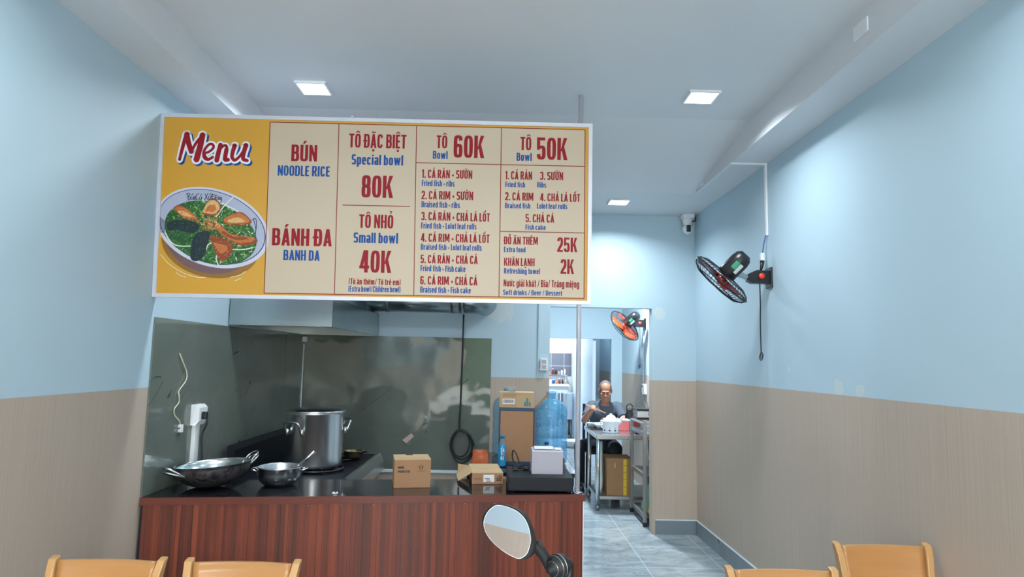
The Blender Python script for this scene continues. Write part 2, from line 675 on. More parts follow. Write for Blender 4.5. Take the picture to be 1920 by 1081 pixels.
ZC = 0.837
# glossy stone-look splash panels behind the cooking corner
ZS0, ZS1 = 0.56, 1.795
b = MB()
b.box(XL + 0.001, XL + 0.009, 3.64, 5.885, ZC + 0.002, ZS1)
tag(b.build('splash_panel', M['stone']), 'long glossy grey-green stone-look splash panel on the left kitchen wall', 'wall panel')
b = MB()
b.box(XL + 0.001, XL + 0.009, 5.891, YB - 0.012, 0.30, ZS1)
tag(b.build('splash_panel', M['stone']), 'narrow grey-green splash panel in the kitchen corner under the hood', 'wall panel')
# wavy sheet on the back wall: a gently rippled grid
b = MB()
NX, NZ = 60, 40
x0, x1 = XL + 0.012, -0.075
vs, fs = [], []
for i in range(NX + 1):
    for j in range(NZ + 1):
        x = x0 + (x1 - x0) * i / NX
        z = ZS0 + (ZS1 + 0.012 - ZS0) * j / NZ
        w = 0.006 * math.sin(3.1 * x + 1.2) * math.cos(2.6 * z + 0.7 * x) + 0.0035 * math.sin(7.5 * x - 3.2 * z + 0.5)
        vs.append((x, YB - 0.016 + w, z))
for i in range(NX):
    for j in range(NZ):
        a = i * (NZ + 1) + j
        fs.append([a, a + NZ + 1, a + NZ + 2, a + 1])
b._add(vs, fs, 0, True)
b.box(x0, x1, YB - 0.006, YB - 0.001, ZS0, ZS1)
o = b.build('splash_panel', M['stone_wavy'])
tag(o, 'wavy reflective grey-green splash sheet on the kitchen back wall', 'wall panel')
b = MB()
b.box(XL + 0.012, -0.2, YB - 0.03, YB - 0.001, ZS0 - 0.03, ZS0 - 0.002, 0, 0.004)
struct(b.build('trim_1', M['whitecap']))
b = MB()
b.box(XL + 0.009, XL + 0.02, YB - 0.036, YB - 0.025, 0.56, 1.72)
struct(b.build('trim_2', M['whitecap']))
b = MB()
b.box(XL + 0.009, XL + 0.05, YB - 0.085, YB - 0.026, 1.735, 1.785, 0, 0.004)
tag(b.build('junction_box', M['white']), 'tiny white square junction box in the kitchen corner below the hood', 'junction box')
# the pink-ish scrap stuck on the wavy sheet
b = MB()
b.prism([(-0.90, YB - 0.026, 0.83), (-0.86, YB - 0.026, 0.80), (-0.79, YB - 0.026, 0.865), (-0.815, YB - 0.026, 0.895)], (0, -0.002, 0))
tag(b.build('paper_scrap', simple('pink_paper', rgb(196, 172, 164), 0.6)), 'small pinkish paper scrap stuck on the wavy back splash sheet', 'paper')


# ------------------------------------------------------------------ ceiling lamps
def ceiling_lamp(x, y, z, label, w=0.19, power=LAMP_W, spread=148):
    t = thing('ceiling_lamp', label, 'ceiling lamp', (x, y, z), 'square ceiling lamps')
    b = MB()
    h = w / 2
    b.box(x - h, x + h, y - h, y - h + 0.012, z - 0.014, z)
    b.box(x - h, x + h, y + h - 0.012, y + h, z - 0.014, z)
    b.box(x - h, x - h + 0.012, y - h + 0.012, y + h - 0.012, z - 0.014, z)
    b.box(x + h - 0.012, x + h, y - h + 0.012, y + h - 0.012, z - 0.014, z)
    b.build('frame', M['white'], t)
    b = MB()
    b.box(x - h + 0.012, x + h - 0.012, y - h + 0.012, y + h - 0.012, z - 0.012, z - 0.001)
    b.build('diffuser', M['lampglow'], t)
    ld = bpy.data.lights.new('lamp_light', 'AREA')
    ld.shape = 'SQUARE'
    ld.size = w - 0.03
    ld.energy = power
    ld.spread = math.radians(spread)
    ld.color = (0.86, 0.95, 1.0)
    lo = bpy.data.objects.new('lamp_light', ld)
    COL.objects.link(lo)
    lo.location = (0, 0, -0.016)
    lo.parent = t
    return t


M['lampglow'] = m_emit('lamp_glow', (0.93, 0.98, 1.0, 1), 4.0)
ceiling_lamp(-1.18, 3.95, HC, 'bright square ceiling lamp above the left end of the menu board')
ceiling_lamp(1.215, 3.92, HC, 'bright square ceiling lamp right of the board, nearest the right wall')
ceiling_lamp(1.056, 5.88, H, 'smaller-looking square ceiling lamp at the back near the security camera')
ceiling_lamp(-1.2, 1.95, HC, 'unseen square ceiling lamp added to light the front of the shop, left side', power=LAMP_W * 0.55)  # out of frame, added to light the front of the room
ceiling_lamp(1.2, 1.95, HC, 'unseen square ceiling lamp added to light the front of the shop, right side', power=LAMP_W * 0.55)  # its pair on the right, likewise unseen and added for light
ceiling_lamp(1.2, 7.9, H, 'unseen square ceiling lamp added to light the rear dining room', power=LAMP_W * 7, spread=180)  # hidden behind the door head, added as this room's light source
ceiling_lamp(0.9, 13.4, H, 'unseen square ceiling lamp added to light the far white kitchen', power=LAMP_W * 5, spread=180)  # no lamp in view here, added to keep the kitchen bright
ceiling_lamp(1.72, 11.5, H, 'unseen square ceiling lamp added to brighten the dim side room', w=0.12, power=LAMP_W * 0.6, spread=180)  # unseen lamp added so the side room does not render black


# white patch plates on the right ceiling drop
b = MB()
b.box(1.645, 1.654, 2.84, 2.96, 3.13, 3.20, 0, 0.003)
tag(b.build('cover_plate', M['white']), 'small white cover plate on the ceiling drop, top right corner', 'cover plate')
b = MB()
b.box(1.645, 1.654, 5.30, 5.50, 3.07, 3.19, 0, 0.003)
tag(b.build('cover_plate', M['white']), 'white cover plate at the far end of the ceiling drop above the conduit', 'cover plate')
# conduit of the right wall fan
t = thing('cable_trunking', 'thin white cable trunking running from ceiling drop down to the right wall fan', 'cable trunking', (1.90, 4.66, 3.0))
b = MB()
b.box(1.645, 1.66, 4.66, 5.5, H - 0.012, H - 0.001)
b.box(1.645, XR - 0.001, 4.63, 4.652, H - 0.014, H - 0.001)
b.build('ceiling_run', M['whitecap'], t)
b = MB()
b.box(XR - 0.014, XR - 0.001, 4.638, 4.664, 2.53, H - 0.014)
b.build('wall_run', M['white'], t)
# conduit and switch plate on the kitchen back wall
t = thing('cable_trunking', 'narrow pale cable trunking above the switch box beside the doorway', 'cable trunking', (0.385, YB, 1.62))
b = MB()
b.box(0.375, 0.392, YB - 0.014, YB - 0.0005, 1.50, H)
b.build('run', M['wall_plain'], t)
t = thing('switch_box', 'white double switch box on the blue wall left of the doorway', 'switch', (0.43, YB, 1.51))
b = MB()
b.box(0.398, 0.468, YB - 0.035, YB - 0.0005, 1.51, 1.625, 0, 0.004)
plt = b.build('plate', M['white'], t)
for z in (1.595, 1.545):
    b = MB()
    b.box(0.412, 0.456, YB - 0.041, YB - 0.0352, z - 0.018, z + 0.018, 0, 0.002)
    b.build('switch_rocker', M['grey_p'], plt)
# security camera
t = thing('security_camera', 'white dome security camera hanging in the far right ceiling corner', 'security camera', (1.815, 6.34, H))
b = MB()
b.box(1.76, 1.875, 6.29, 6.39, H - 0.045, H, 0, 0.01)
b.build('mount', M['white'], t)
b = MB()
b.lathe([(0.045, -0.045), (0.05, -0.06), (0.036, -0.10), (0.03, -0.115)], 20, 0, Matrix.Translation((1.812, 6.335, H)))
b.build('neck', M['white'], t)
b = MB()
b.ball((1.812, 6.33, H - 0.148), (0.049, 0.05, 0.05), 0, 20, 12)
chead = b.build('head', M['white'], t)
b = MB()
b.box(1.79, 1.834, 6.272, 6.30, H - 0.185, H - 0.115, 0, 0.012)
b.build('lens', M['black'], chead)
b = MB()
b.tube(smooth_path([(1.868, 6.34, H - 0.02), (1.893, 6.34, H - 0.03), (1.895, 6.345, H - 0.06), (1.872, 6.35, H - 0.068), (1.85, 6.35, H - 0.06)]), 0.006, 0, 8)
b.build('cable', M['cable'], t)

# ------------------------------------------------------------------ counter
A0, A1 = Vector((-1.876, 3.626)), Vector((0.519, 3.924))
cd = (A1 - A0).normalized()
cn = Vector((-cd.y, cd.x))
ZC = 0.837
t = thing('service_counter', 'long serving counter with cherry plank front and black granite top', 'counter', (-0.7, 3.8, 0))


def cpt(s, d, z):
    p = A0 + cd * s + cn * d
    return (p.x, p.y, z)


CL = (A1 - A0).length
b = MB()
bl = cpt(CL, 0.56, 0)
b.prism([cpt(0.0, 0.012, 0.80), cpt(CL - 0.01, 0.012, 0.80), cpt(CL - 0.01, 0.52, 0.80), (-1.876, 4.16, 0.80)], (0, 0, ZC - 0.80))
b.build('countertop', M['granite'], t)
b = MB()
b.prism([cpt(0, 0, 0.800), cpt(CL, 0, 0.800), cpt(CL, 0.0115, 0.800), cpt(0, 0.0115, 0.800)], (0, 0, ZC + 0.001 - 0.800))
b.build('edge_trim', M['trimwood'], t)
b = MB()
s = 0.03
while s < CL - 0.03:
    w = R.uniform(0.022, 0.048)
    e = min(s + w, CL - 0.02)
    d = R.uniform(0.0118, 0.0145)
    b.prism([cpt(s, d, 0.0), cpt(e - 0.0006, d, 0.0), cpt(e - 0.0006, 0.03, 0.0), cpt(s, 0.03, 0.0)], (0, 0, 0.805))
    s = e
b.build('plank_front', M['planks'], t)
for pair in (((0.0, 0.012, 1), (0.012, 0.0295, 0)), ((CL - 0.0195, CL - 0.012, 0), (CL - 0.012, CL - 0.007, 1))):
    b = MB()
    for (s0, s1, mi) in pair:
        b.prism([cpt(s0, 0.013, 0), cpt(s1, 0.013, 0), cpt(s1, 0.034, 0), cpt(s0, 0.034, 0)], (0, 0, 0.805), mi)
    b.build('corner_strip', [M['trimwood'], M['darkmetal' if pair[0][0] == 0 else 'whitecap']], t)
b = MB()
b.prism([cpt(CL - 0.04, 0.035, 0), cpt(CL - 0.012, 0.035, 0), cpt(CL - 0.012, 0.5, 0), cpt(CL - 0.04, 0.5, 0)], (0, 0, 0.799))
b.build('end_panel', M['trimwood'], t)
s = 0.86
while s < CL - 0.05:
    b = MB()
    p = cpt(s, 0.009, 0.792)
    b.ball(p, 0.004, 0, 8, 5)
    b.build('nail_head', M['chrome'], t)
    s += 0.175 + R.uniform(-0.01, 0.01)

# pole from the counter to the ceiling
b = MB()
b.tube([(0.475, 3.97, ZC), (0.475, 3.97, HC)], 0.0145, 0, 20)
t = thing('steel_pole', 'round steel pole rising from the counter end to the ceiling', 'pole', (0.475, 3.97, ZC))
b.build('pole', M['alu'], t)
b = MB()
b.lathe([(0.0146, 0.0), (0.03, 0.0), (0.03, 0.006), (0.0146, 0.008)], 20, 0, Matrix.Translation((0.475, 3.97, ZC)))
b.build('base_flange', M['steel'], t)

# ================================================================== LETTERING
import unicodedata
SV, SH = 0.185, 0.135


def q_ring(x0, y0, x1, y1, a0=0, a1=360, tx=None, ty=None, e=0.62):
    tx = SV if tx is None else tx
    ty = SH if ty is None else ty
    cx, cy, hw, hh = (x0 + x1) / 2, (y0 + y1) / 2, (x1 - x0) / 2, (y1 - y0) / 2
    n = max(3, int(abs(a1 - a0) / 18))
    out = []
    pr = []
    for i in range(n + 1):
        a = math.radians(a0 + (a1 - a0) * i / n)
        c, s_ = math.cos(a), math.sin(a)
        f = lambda v: math.copysign(abs(v) ** e, v)
        pr.append(((cx + hw * f(c), cy + hh * f(s_)), (cx + max(hw - tx, 0.012) * f(c), cy + max(hh - ty, 0.012) * f(s_))))
    for i in range(n):
        out.append([pr[i][0], pr[i + 1][0], pr[i + 1][1], pr[i][1]])
    return out


def q_v(x, y0=0.0, y1=1.0, w=None):
    w = SV if w is None else w
    return [[(x, y0), (x + w, y0), (x + w, y1), (x, y1)]]


def q_h(x0, x1, y, h=None):
    h = SH if h is None else h
    return [[(x0, y), (x1, y), (x1, y + h), (x0, y + h)]]


def q_mir(ps, w):
    return [[(w - x, y) for x, y in p] for p in ps]


XH = 0.76
G = {}
leg = [[(0, 0), (0.18, 0), (0.325, 1), (0.16, 1)]]
G['A'] = (leg + q_mir(leg, 0.5) + q_h(0.12, 0.38, 0.19), 0.5)
G['B'] = (q_v(0) + q_ring(0, 0.45, 0.46, 1, -90, 90) + q_ring(0, 0, 0.48, 0.57, -90, 90) + q_h(0.1, 0.24, 0) + q_h(0.1, 0.24, 1 - SH) + q_h(0.1, 0.24, 0.44), 0.48)
G['C'] = (q_ring(0, 0, 0.47, 1, 22, 338), 0.47)
G['D'] = (q_v(0) + q_ring(0, 0, 0.48, 1, -90, 90) + q_h(0.1, 0.25, 0) + q_h(0.1, 0.25, 1 - SH), 0.48)
G['Đ'] = (G['D'][0] + q_h(-0.07, 0.27, 0.45, 0.12), 0.48)
G['E'] = (q_v(0) + q_h(0, 0.38, 0) + q_h(0, 0.38, 1 - SH) + q_h(0, 0.35, 0.44), 0.39)
G['F'] = (q_v(0) + q_h(0, 0.37, 1 - SH) + q_h(0, 0.34, 0.44), 0.37)
G['G'] = (q_ring(0, 0, 0.47, 1, 22, 338) + q_v(0.285, 0.0, 0.5) + q_h(0.24, 0.47, 0.40), 0.47)
G['H'] = (q_v(0) + q_v(0.3) + q_h(0, 0.48, 0.43), 0.485)
G['I'] = (q_v(0), SV)
G['K'] = (q_v(0) + [[(0.15, 0.34), (0.31, 0.5), (0.51, 1), (0.32, 1)], [(0.21, 0.52), (0.34, 0.66), (0.53, 0), (0.335, 0)]], 0.52)
G['L'] = (q_v(0) + q_h(0, 0.36, 0), 0.36)
mleg = [[(0.03, 1), (0.22, 1), (0.40, 0.12), (0.25, 0.12)]]
G['M'] = (q_v(0, w=0.16) + q_v(0.49, w=0.16) + mleg + q_mir(mleg, 0.65), 0.65)
G['N'] = (q_v(0, w=0.17) + q_v(0.32, w=0.17) + [[(0, 1), (0.17, 1), (0.49, 0), (0.32, 0)]], 0.49)
G['O'] = (q_ring(0, 0, 0.48, 1), 0.48)
G['P'] = (q_v(0) + q_ring(0, 0.4, 0.46, 1, -90, 90) + q_h(0.1, 0.24, 1 - SH) + q_h(0.1, 0.24, 0.4), 0.46)
G['R'] = (G['P'][0] + [[(0.17, 0.5), (0.34, 0.5), (0.49, 0), (0.30, 0)]], 0.48)
G['S'] = (q_ring(0, 0.44, 0.45, 1, 15, 270) + q_ring(0, 0, 0.45, 0.575, -165, 90), 0.45)
G['T'] = (q_h(0, 0.43, 1 - SH) + q_v(0.1225), 0.43)
G['U'] = (q_v(0, 0.2) + q_v(0.295, 0.2) + q_ring(0, 0, 0.48, 0.6, 180, 360), 0.48)
G['Ư'] = (G['U'][0] + [[(0.46, 0.82), (0.56, 0.9), (0.6, 1.1), (0.48, 1.1)]], 0.5)
G['Ơ'] = (G['O'][0] + [[(0.4, 0.86), (0.52, 0.92), (0.58, 1.1), (0.46, 1.1)]], 0.5)
G['W'] = ([[(0, 1), (0.17, 1), (0.28, 0), (0.12, 0)], [(0.12, 0), (0.28, 0), (0.40, 1), (0.26, 1)], [(0.26, 1), (0.40, 1), (0.54, 0), (0.38, 0)], [(0.38, 0), (0.54, 0), (0.66, 1), (0.49, 1)]], 0.66)
G['0'] = (q_ring(0, 0, 0.47, 1), 0.47)
G['1'] = (q_v(0.1) + [[(0, 0.72), (0.12, 0.78), (0.14, 1), (0.0, 0.86)]], 0.29)
G['2'] = (q_ring(0, 0.36, 0.45, 1, -25, 175) + q_h(0, 0.45, 0) + [[(0, 0.12), (0.2, 0.12), (0.44, 0.5), (0.27, 0.6)]], 0.45)
G['3'] = (q_ring(0, 0.44, 0.45, 1, -90, 172) + q_ring(0, 0, 0.46, 0.575, -172, 90), 0.46)
G['4'] = (q_v(0.25) + q_h(0, 0.5, 0.18) + [[(0, 0.19), (0.17, 0.19), (0.36, 1), (0.2, 1)]], 0.5)
G['5'] = (q_v(0.01, 0.44, 1, 0.16) + q_h(0.01, 0.43, 1 - SH) + q_ring(0, 0, 0.46, 0.64, -172, 125), 0.46)
G['6'] = (q_ring(0, 0, 0.46, 0.62) + q_v(0, 0.25, 0.75) + q_ring(0, 0.38, 0.46, 1, 8, 180), 0.46)
G['8'] = (q_ring(0.01, 0.44, 0.45, 1) + q_ring(0, 0, 0.46, 0.575), 0.46)
o_ = q_ring(0, 0, 0.43, XH)
G['a'] = (q_ring(0, 0, 0.40, 0.46, 0, 360) + q_v(0.235, 0, 0.55, 0.175) + q_ring(0, 0.22, 0.41, XH, 0, 165), 0.41)
G['b'] = (q_v(0) + o_, 0.43)
G['c'] = (q_ring(0, 0, 0.41, XH, 25, 335), 0.41)
G['d'] = (q_v(0.245) + o_, 0.43)
G['e'] = (q_ring(0, 0, 0.42, XH, 0, 330) + q_h(0.1, 0.42, 0.32, 0.11), 0.42)
G['f'] = (q_v(0.07, 0, 0.84) + q_h(0.13, 0.31, 1 - SH) + q_h(0.07, 0.2, 0.8, 0.12) + q_h(0, 0.29, 0.62, 0.12), 0.3)
G['g'] = (o_ + q_v(0.245, -0.05, XH) + q_ring(0, -0.24, 0.43, 0.26, 190, 360), 0.43)
G['h'] = (q_v(0) + q_ring(0, 0.16, 0.42, XH, 0, 120) + q_v(0.235, 0, 0.5), 0.42)
G['i'] = (q_v(0, 0, XH) + q_v(0, 0.85, 1.0), SV)
G['k'] = (q_v(0) + [[(0.15, 0.26), (0.30, 0.38), (0.46, XH), (0.29, XH)], [(0.2, 0.4), (0.32, 0.5), (0.48, 0), (0.30, 0)]], 0.47)
G['l'] = (q_v(0), SV)
G['m'] = (q_v(0, 0, XH) + q_ring(0, 0.16, 0.42, XH, 0, 120) + q_v(0.235, 0, 0.5) + q_ring(0.235, 0.16, 0.66, XH, 0, 120) + q_v(0.475, 0, 0.5), 0.66)
G['n'] = (q_v(0, 0, XH) + q_ring(0, 0.16, 0.42, XH, 0, 120) + q_v(0.235, 0, 0.5), 0.42)
G['o'] = (o_, 0.43)
G['ơ'] = (o_ + [[(0.36, 0.64), (0.47, 0.7), (0.54, 0.88), (0.42, 0.88)]], 0.46)
G['p'] = (q_v(0, -0.22, XH) + o_, 0.43)
G['r'] = (q_v(0, 0, XH) + [[(0.15, 0.5), (0.31, 0.58), (0.31, XH), (0.15, 0.70)]], 0.31)
G['s'] = (q_ring(0, 0.33, 0.39, XH, 15, 270, ty=0.12) + q_ring(0, 0, 0.39, 0.44, -165, 90, ty=0.12), 0.39)
G['t'] = (q_v(0.06, 0.05, 0.95) + q_h(0, 0.30, 0.62, 0.12) + q_h(0.1, 0.30, 0, 0.13), 0.3)
G['u'] = (q_v(0, 0.15, XH) + q_v(0.235, 0, XH) + q_ring(0, 0, 0.42, 0.5, 180, 330), 0.42)
G['ư'] = (G['u'][0] + [[(0.40, 0.62), (0.5, 0.68), (0.54, 0.86), (0.42, 0.86)]], 0.44)
G['w'] = ([[(x, y * XH) for x, y in p] for p in G['W'][0]], 0.66)
G['x'] = ([[(0, XH), (0.18, XH), (0.44, 0), (0.26, 0)], [(0, 0), (0.18, 0), (0.44, XH), (0.26, XH)]], 0.44)
G['.'] = (q_v(0, 0, 0.17, 0.17), 0.17)
G['+'] = (q_h(0.0, 0.28, 0.32, 0.11) + q_v(0.085, 0.2, 0.54, 0.11), 0.28)
G['/'] = ([[(0, 0), (0.12, 0), (0.34, 1), (0.22, 1)]], 0.34)
G['('] = (q_ring(0, -0.1, 0.4, 1.05, 100, 260, tx=0.14), 0.2)
G[')'] = (q_mir(G['('][0], 0.2), 0.2)


def marks(ch, base_w, y, has_circ):
    c = base_w / 2
    if ch == '\u0301':
        c += 0.10 if has_circ else 0
        y += 0.10 if has_circ else 0
        return [[(c - 0.09, y), (c + 0.02, y), (c + 0.15, y + 0.18), (c - 0.02, y + 0.18)]]
    if ch == '\u0300':
        c += 0.05 if has_circ else 0
        y += 0.12 if has_circ else 0
        return [[(c + 0.09, y), (c - 0.02, y), (c - 0.15, y + 0.18), (c + 0.02, y + 0.18)]]
    if ch == '\u0302':
        return [[(c - 0.2, y), (c - 0.08, y), (c + 0.06, y + 0.15), (c - 0.06, y + 0.15)], [(c + 0.2, y), (c + 0.08, y), (c - 0.06, y + 0.15), (c + 0.06, y + 0.15)]]
    if ch == '\u0306':
        return q_ring(c - 0.17, y, c + 0.17, y + 0.26, 180, 360, 0.08, 0.09, 0.9)
    if ch == '\u0309':
        return q_ring(c - 0.11, y + 0.05, c + 0.11, y + 0.24, -80, 170, 0.08, 0.07, 0.9) + [[(c - 0.05, y - 0.01), (c + 0.04, y - 0.01), (c + 0.04, y + 0.08), (c - 0.05, y + 0.08)]]
    if ch == '\u0303':
        return [[(c - 0.2, y + 0.02), (c - 0.12, y + 0.0), (c - 0.02, y + 0.1), (c - 0.08, y + 0.18)], [(c - 0.08, y + 0.18), (c - 0.02, y + 0.08), (c + 0.1, y + 0.03), (c + 0.07, y + 0.12)], [(c + 0.07, y + 0.12), (c + 0.1, y + 0.03), (c + 0.2, y + 0.14), (c + 0.13, y + 0.17)]]
    if ch == '\u0323':
        return [[(c - 0.09, -0.25), (c + 0.09, -0.25), (c + 0.09, -0.09), (c - 0.09, -0.09)]]
    return []


def layout(text):
    """-> list of quads in units of the cap height, total width"""
    x = 0.0
    out = []
    for ch in text:
        if ch == ' ':
            x += 0.2
            continue
        d = unicodedata.normalize('NFD', ch)
        base, ms = d[0], list(d[1:])
        if '\u031b' in ms:
            ms.remove('\u031b')
            base = {'U': 'Ư', 'O': 'Ơ', 'u': 'ư', 'o': 'ơ'}[base]
        ps, w = G.get(base, G['I'])
        out += [[(px + x, py) for px, py in p] for p in ps]
        top = (1.0 if base.isupper() else XH) + 0.06
        bw = 0.48 if base in 'ƯƠ' else w
        for m_ in ms:
            out += [[(px + x, py) for px, py in p] for p in marks(m_, bw, top, '\u0302' in ms)]
        x += w + 0.065
    return out, x - 0.065


def put_text(mb, text, u0, u1, v0, cap, to3, mi=0):
    ps, w = layout(text)
    k = (u1 - u0) / w
    for i, p in enumerate(ps):
        mb.poly([to3(u0 + x * k, v0 + y * cap, (i % 7) * 0.00004) for x, y in p], mi)


def stroke(mb, pts, wd, to3, mi=0, k=5):
    """a pen stroke through plane points; wd is one width or a (start, end) pair"""
    P = smooth_path([(x, y, 0) for x, y in pts], k) if k > 1 else [Vector((x, y, 0)) for x, y in pts]
    w0, w1 = wd if isinstance(wd, tuple) else (wd, wd)
    n = len(P)
    L, Rr = [], []
    for i in range(n):
        a, c = P[max(i - 1, 0)], P[min(i + 1, n - 1)]
        d = c - a
        if d.length < 1e-9:
            d = Vector((1, 0, 0))
        d.normalize()
        w = (w0 + (w1 - w0) * i / (n - 1)) / 2
        nn = Vector((-d.y, d.x, 0)) * w
        p = P[i] - d * w * 0.3 if i == 0 else (P[i] + d * w * 0.3 if i == n - 1 else P[i])
        L.append(p + nn)
        Rr.append(p - nn)
    for i in range(n - 1):
        e = (i % 5) * 0.00001
        mb.poly([to3(*L[i].xy, e), to3(*Rr[i].xy, e), to3(*Rr[i + 1].xy, e), to3(*L[i + 1].xy, e)], mi)
    if k > 1:
        for j, w in ((0, w0), (n - 1, w1)):
            mb.poly([to3(P[j].x + w / 2 * math.cos(2 * PI * t / 14), P[j].y + w / 2 * math.sin(2 * PI * t / 14), 0.0) for t in range(14)], mi)


# ================================================================== MENU BOARD
BO = Vector((-1.8819, 3.595, 1.901))
BAX = Vector((0.99996, 0.007, 0.0051)).normalized()
BUP = Vector((-0.0047, -0.0479, 0.9988))
BUP = (BUP - BAX * BUP.dot(BAX)).normalized()
BN = BAX.cross(BUP)                      # towards the room
BW, BH = 2.3796, 1.0098


def bp(u, v, d=0.0):
    return BO + BAX * u + BUP * v + BN * d


def at_depth(d):
    return lambda u, v, e=0.0: bp(u, v, d + e)


board = thing('menu_board', 'large yellow and cream menu board hanging over the counter', 'menu board', tuple(bp(BW / 2, 0, -0.03)))
b = MB()
fr = 0.021


def bbox(mb, u0, u1, v0, v1, d0, d1, mi=0):
    mb.prism([bp(u0, v0, d0), bp(u1, v0, d0), bp(u1, v1, d0), bp(u0, v1, d0)], BN * (d1 - d0), mi)


for (u0, u1, v0, v1) in ((0, BW, 0, fr), (0, BW, BH - fr, BH), (0, fr, fr, BH - fr), (BW - fr, BW, fr, BH - fr)):
    bbox(b, u0, u1, v0, v1, -0.045, 0.004)
b.build('frame', M['alu'], board)
b = MB()
bbox(b, fr, BW - fr, fr, BH - fr, -0.04, -0.004)
b.build('panel', M['yellow_bg'], board)
b = MB()
b.poly([bp(0.5985, 0.0315, -0.0034), bp(2.342, 0.0345, -0.0034), bp(2.338, 0.976, -0.0034), bp(0.5945, 0.976, -0.0034)])
b.build('cream_field', M['cream'], board)
b = MB()
T3 = at_depth(-0.0030)


def rule(p, q, w=0.0045):
    stroke(b, [p, q], w, T3, 0, 1)


for p, q in (((0.5985, 0.0315), (2.342, 0.0345)), ((2.342, 0.0345), (2.338, 0.976)), ((2.338, 0.976), (0.5945, 0.976)), ((0.5945, 0.976), (0.5985, 0.0315)),
             ((0.972, 0.975), (0.978, 0.033)), ((1.4, 0.975), (1.4085, 0.033)), ((1.871, 0.975), (1.8745, 0.034)),
             ((1.007, 0.523), (1.3745, 0.523)), ((1.404, 0.768), (1.872, 0.768)), ((1.872, 0.768), (2.339, 0.769)), ((1.874, 0.3955), (2.339, 0.3958))):
    rule(p, q)
b.build('rule_lines', M['line'], board)
TEXT = [
    ('BÚN', 'r', 0.717, 0.8582, 0.7611, 0.0921), ('NOODLE RICE', 'b', 0.6465, 0.9316, 0.6786, 0.0574),
    ('BÁNH ĐA', 'r', 0.6297, 0.9547, 0.2932, 0.0948), ('BANH DA', 'b', 0.6946, 0.8913, 0.213, 0.0565),
    ('TÔ ĐẶC BIỆT', 'r', 1.0307, 1.3458, 0.8448, 0.0778), ('Special bowl', 'b', 1.0477, 1.3313, 0.7498, 0.0572),
    ('80K', 'r', 1.1073, 1.2801, 0.5677, 0.1239), ('TÔ NHỎ', 'r', 1.0995, 1.2868, 0.3988, 0.0747),
    ('Small bowl', 'b', 1.0722, 1.315, 0.3162, 0.0574), ('40K', 'r', 1.108, 1.2817, 0.1537, 0.1222),
    ('(Tô ăn thêm/ Tô trẻ em)', 'r', 1.0537, 1.3352, 0.0878, 0.0329), ('(Extra bowl/Children bowl)', 'b', 1.0529, 1.3362, 0.0479, 0.0319),
    ('TÔ', 'r', 1.513, 1.5726, 0.8523, 0.0719), ('Bowl', 'b', 1.4943, 1.5759, 0.7927, 0.044), ('60K', 'r', 1.6081, 1.7778, 0.8015, 0.1263),
    ('1. CÁ RÁN + SƯỜN', 'r', 1.4357, 1.7144, 0.6842, 0.047), ('Fried fish + ribs', 'b', 1.4368, 1.6177, 0.6382, 0.0336),
    ('2. CÁ RIM + SƯỜN', 'r', 1.4369, 1.7219, 0.5653, 0.0468), ('Braised fish + ribs', 'b', 1.4381, 1.6494, 0.5198, 0.0335),
    ('3. CÁ RÁN + CHẢ LÁ LỐT', 'r', 1.4382, 1.8168, 0.4478, 0.0466), ('Fried fish + Lolot leaf rolls', 'b', 1.4393, 1.7433, 0.4025, 0.0334),
    ('4. CÁ RIM + CHẢ LÁ LỐT', 'r', 1.4395, 1.8171, 0.3297, 0.0464), ('Braised fish + Lolot leaf rolls', 'b', 1.4406, 1.7748, 0.2849, 0.0333),
    ('5. CÁ RÁN + CHẢ CÁ', 'r', 1.4408, 1.7542, 0.2114, 0.0462), ('Fried fish + Fish cake', 'b', 1.4419, 1.6881, 0.1666, 0.0331),
    ('6. CÁ RIM + CHẢ CÁ', 'r', 1.442, 1.7546, 0.0943, 0.0461), ('Braised fish + Fish cake', 'b', 1.4431, 1.7195, 0.05, 0.033),
    ('TÔ', 'r', 1.9779, 2.039, 0.8527, 0.0737), ('Bowl', 'b', 1.9582, 2.0422, 0.7919, 0.0455), ('50K', 'r', 2.0697, 2.2404, 0.8013, 0.1251),
    ('1. CÁ RÁN', 'r', 1.8969, 2.0461, 0.6864, 0.0465), ('Fried fish', 'b', 1.8988, 2.0077, 0.6431, 0.0302),
    ('3. SƯỜN', 'r', 2.0898, 2.2187, 0.6883, 0.0454), ('Ribs', 'b', 2.0755, 2.1249, 0.6441, 0.0302),
    ('2. CÁ RIM', 'r', 1.8978, 2.0547, 0.5694, 0.0452), ('Braised fish', 'b', 1.8986, 2.0382, 0.5253, 0.03),
    ('4. CHẢ LÁ LỐT', 'r', 2.0915, 2.3145, 0.5686, 0.0441), ('Lolot leaf rolls', 'b', 2.0761, 2.2437, 0.526, 0.0301),
    ('5. CHẢ CÁ', 'r', 2.0131, 2.1723, 0.4495, 0.045), ('Fish cake', 'b', 2.0138, 2.1259, 0.4075, 0.0288),
    ('ĐỒ ĂN THÊM', 'r', 1.8964, 2.0836, 0.3242, 0.0436), ('Extra food', 'b', 1.8972, 2.0157, 0.2811, 0.0298),
    ('25K', 'r', 2.1905, 2.3015, 0.288, 0.0805), ('KHĂN LẠNH', 'r', 1.8985, 2.0671, 0.206, 0.0435),
    ('Refreshing towel', 'b', 1.8993, 2.0973, 0.1629, 0.0308), ('2K', 'r', 2.2103, 2.2845, 0.1677, 0.0802),
    ('Nước giải khát / Bia/ Tráng miệng', 'r', 1.8983, 2.3151, 0.0919, 0.0388), ('Soft drinks / Beer / Dessert', 'b', 1.8968, 2.2209, 0.0455, 0.0285)]
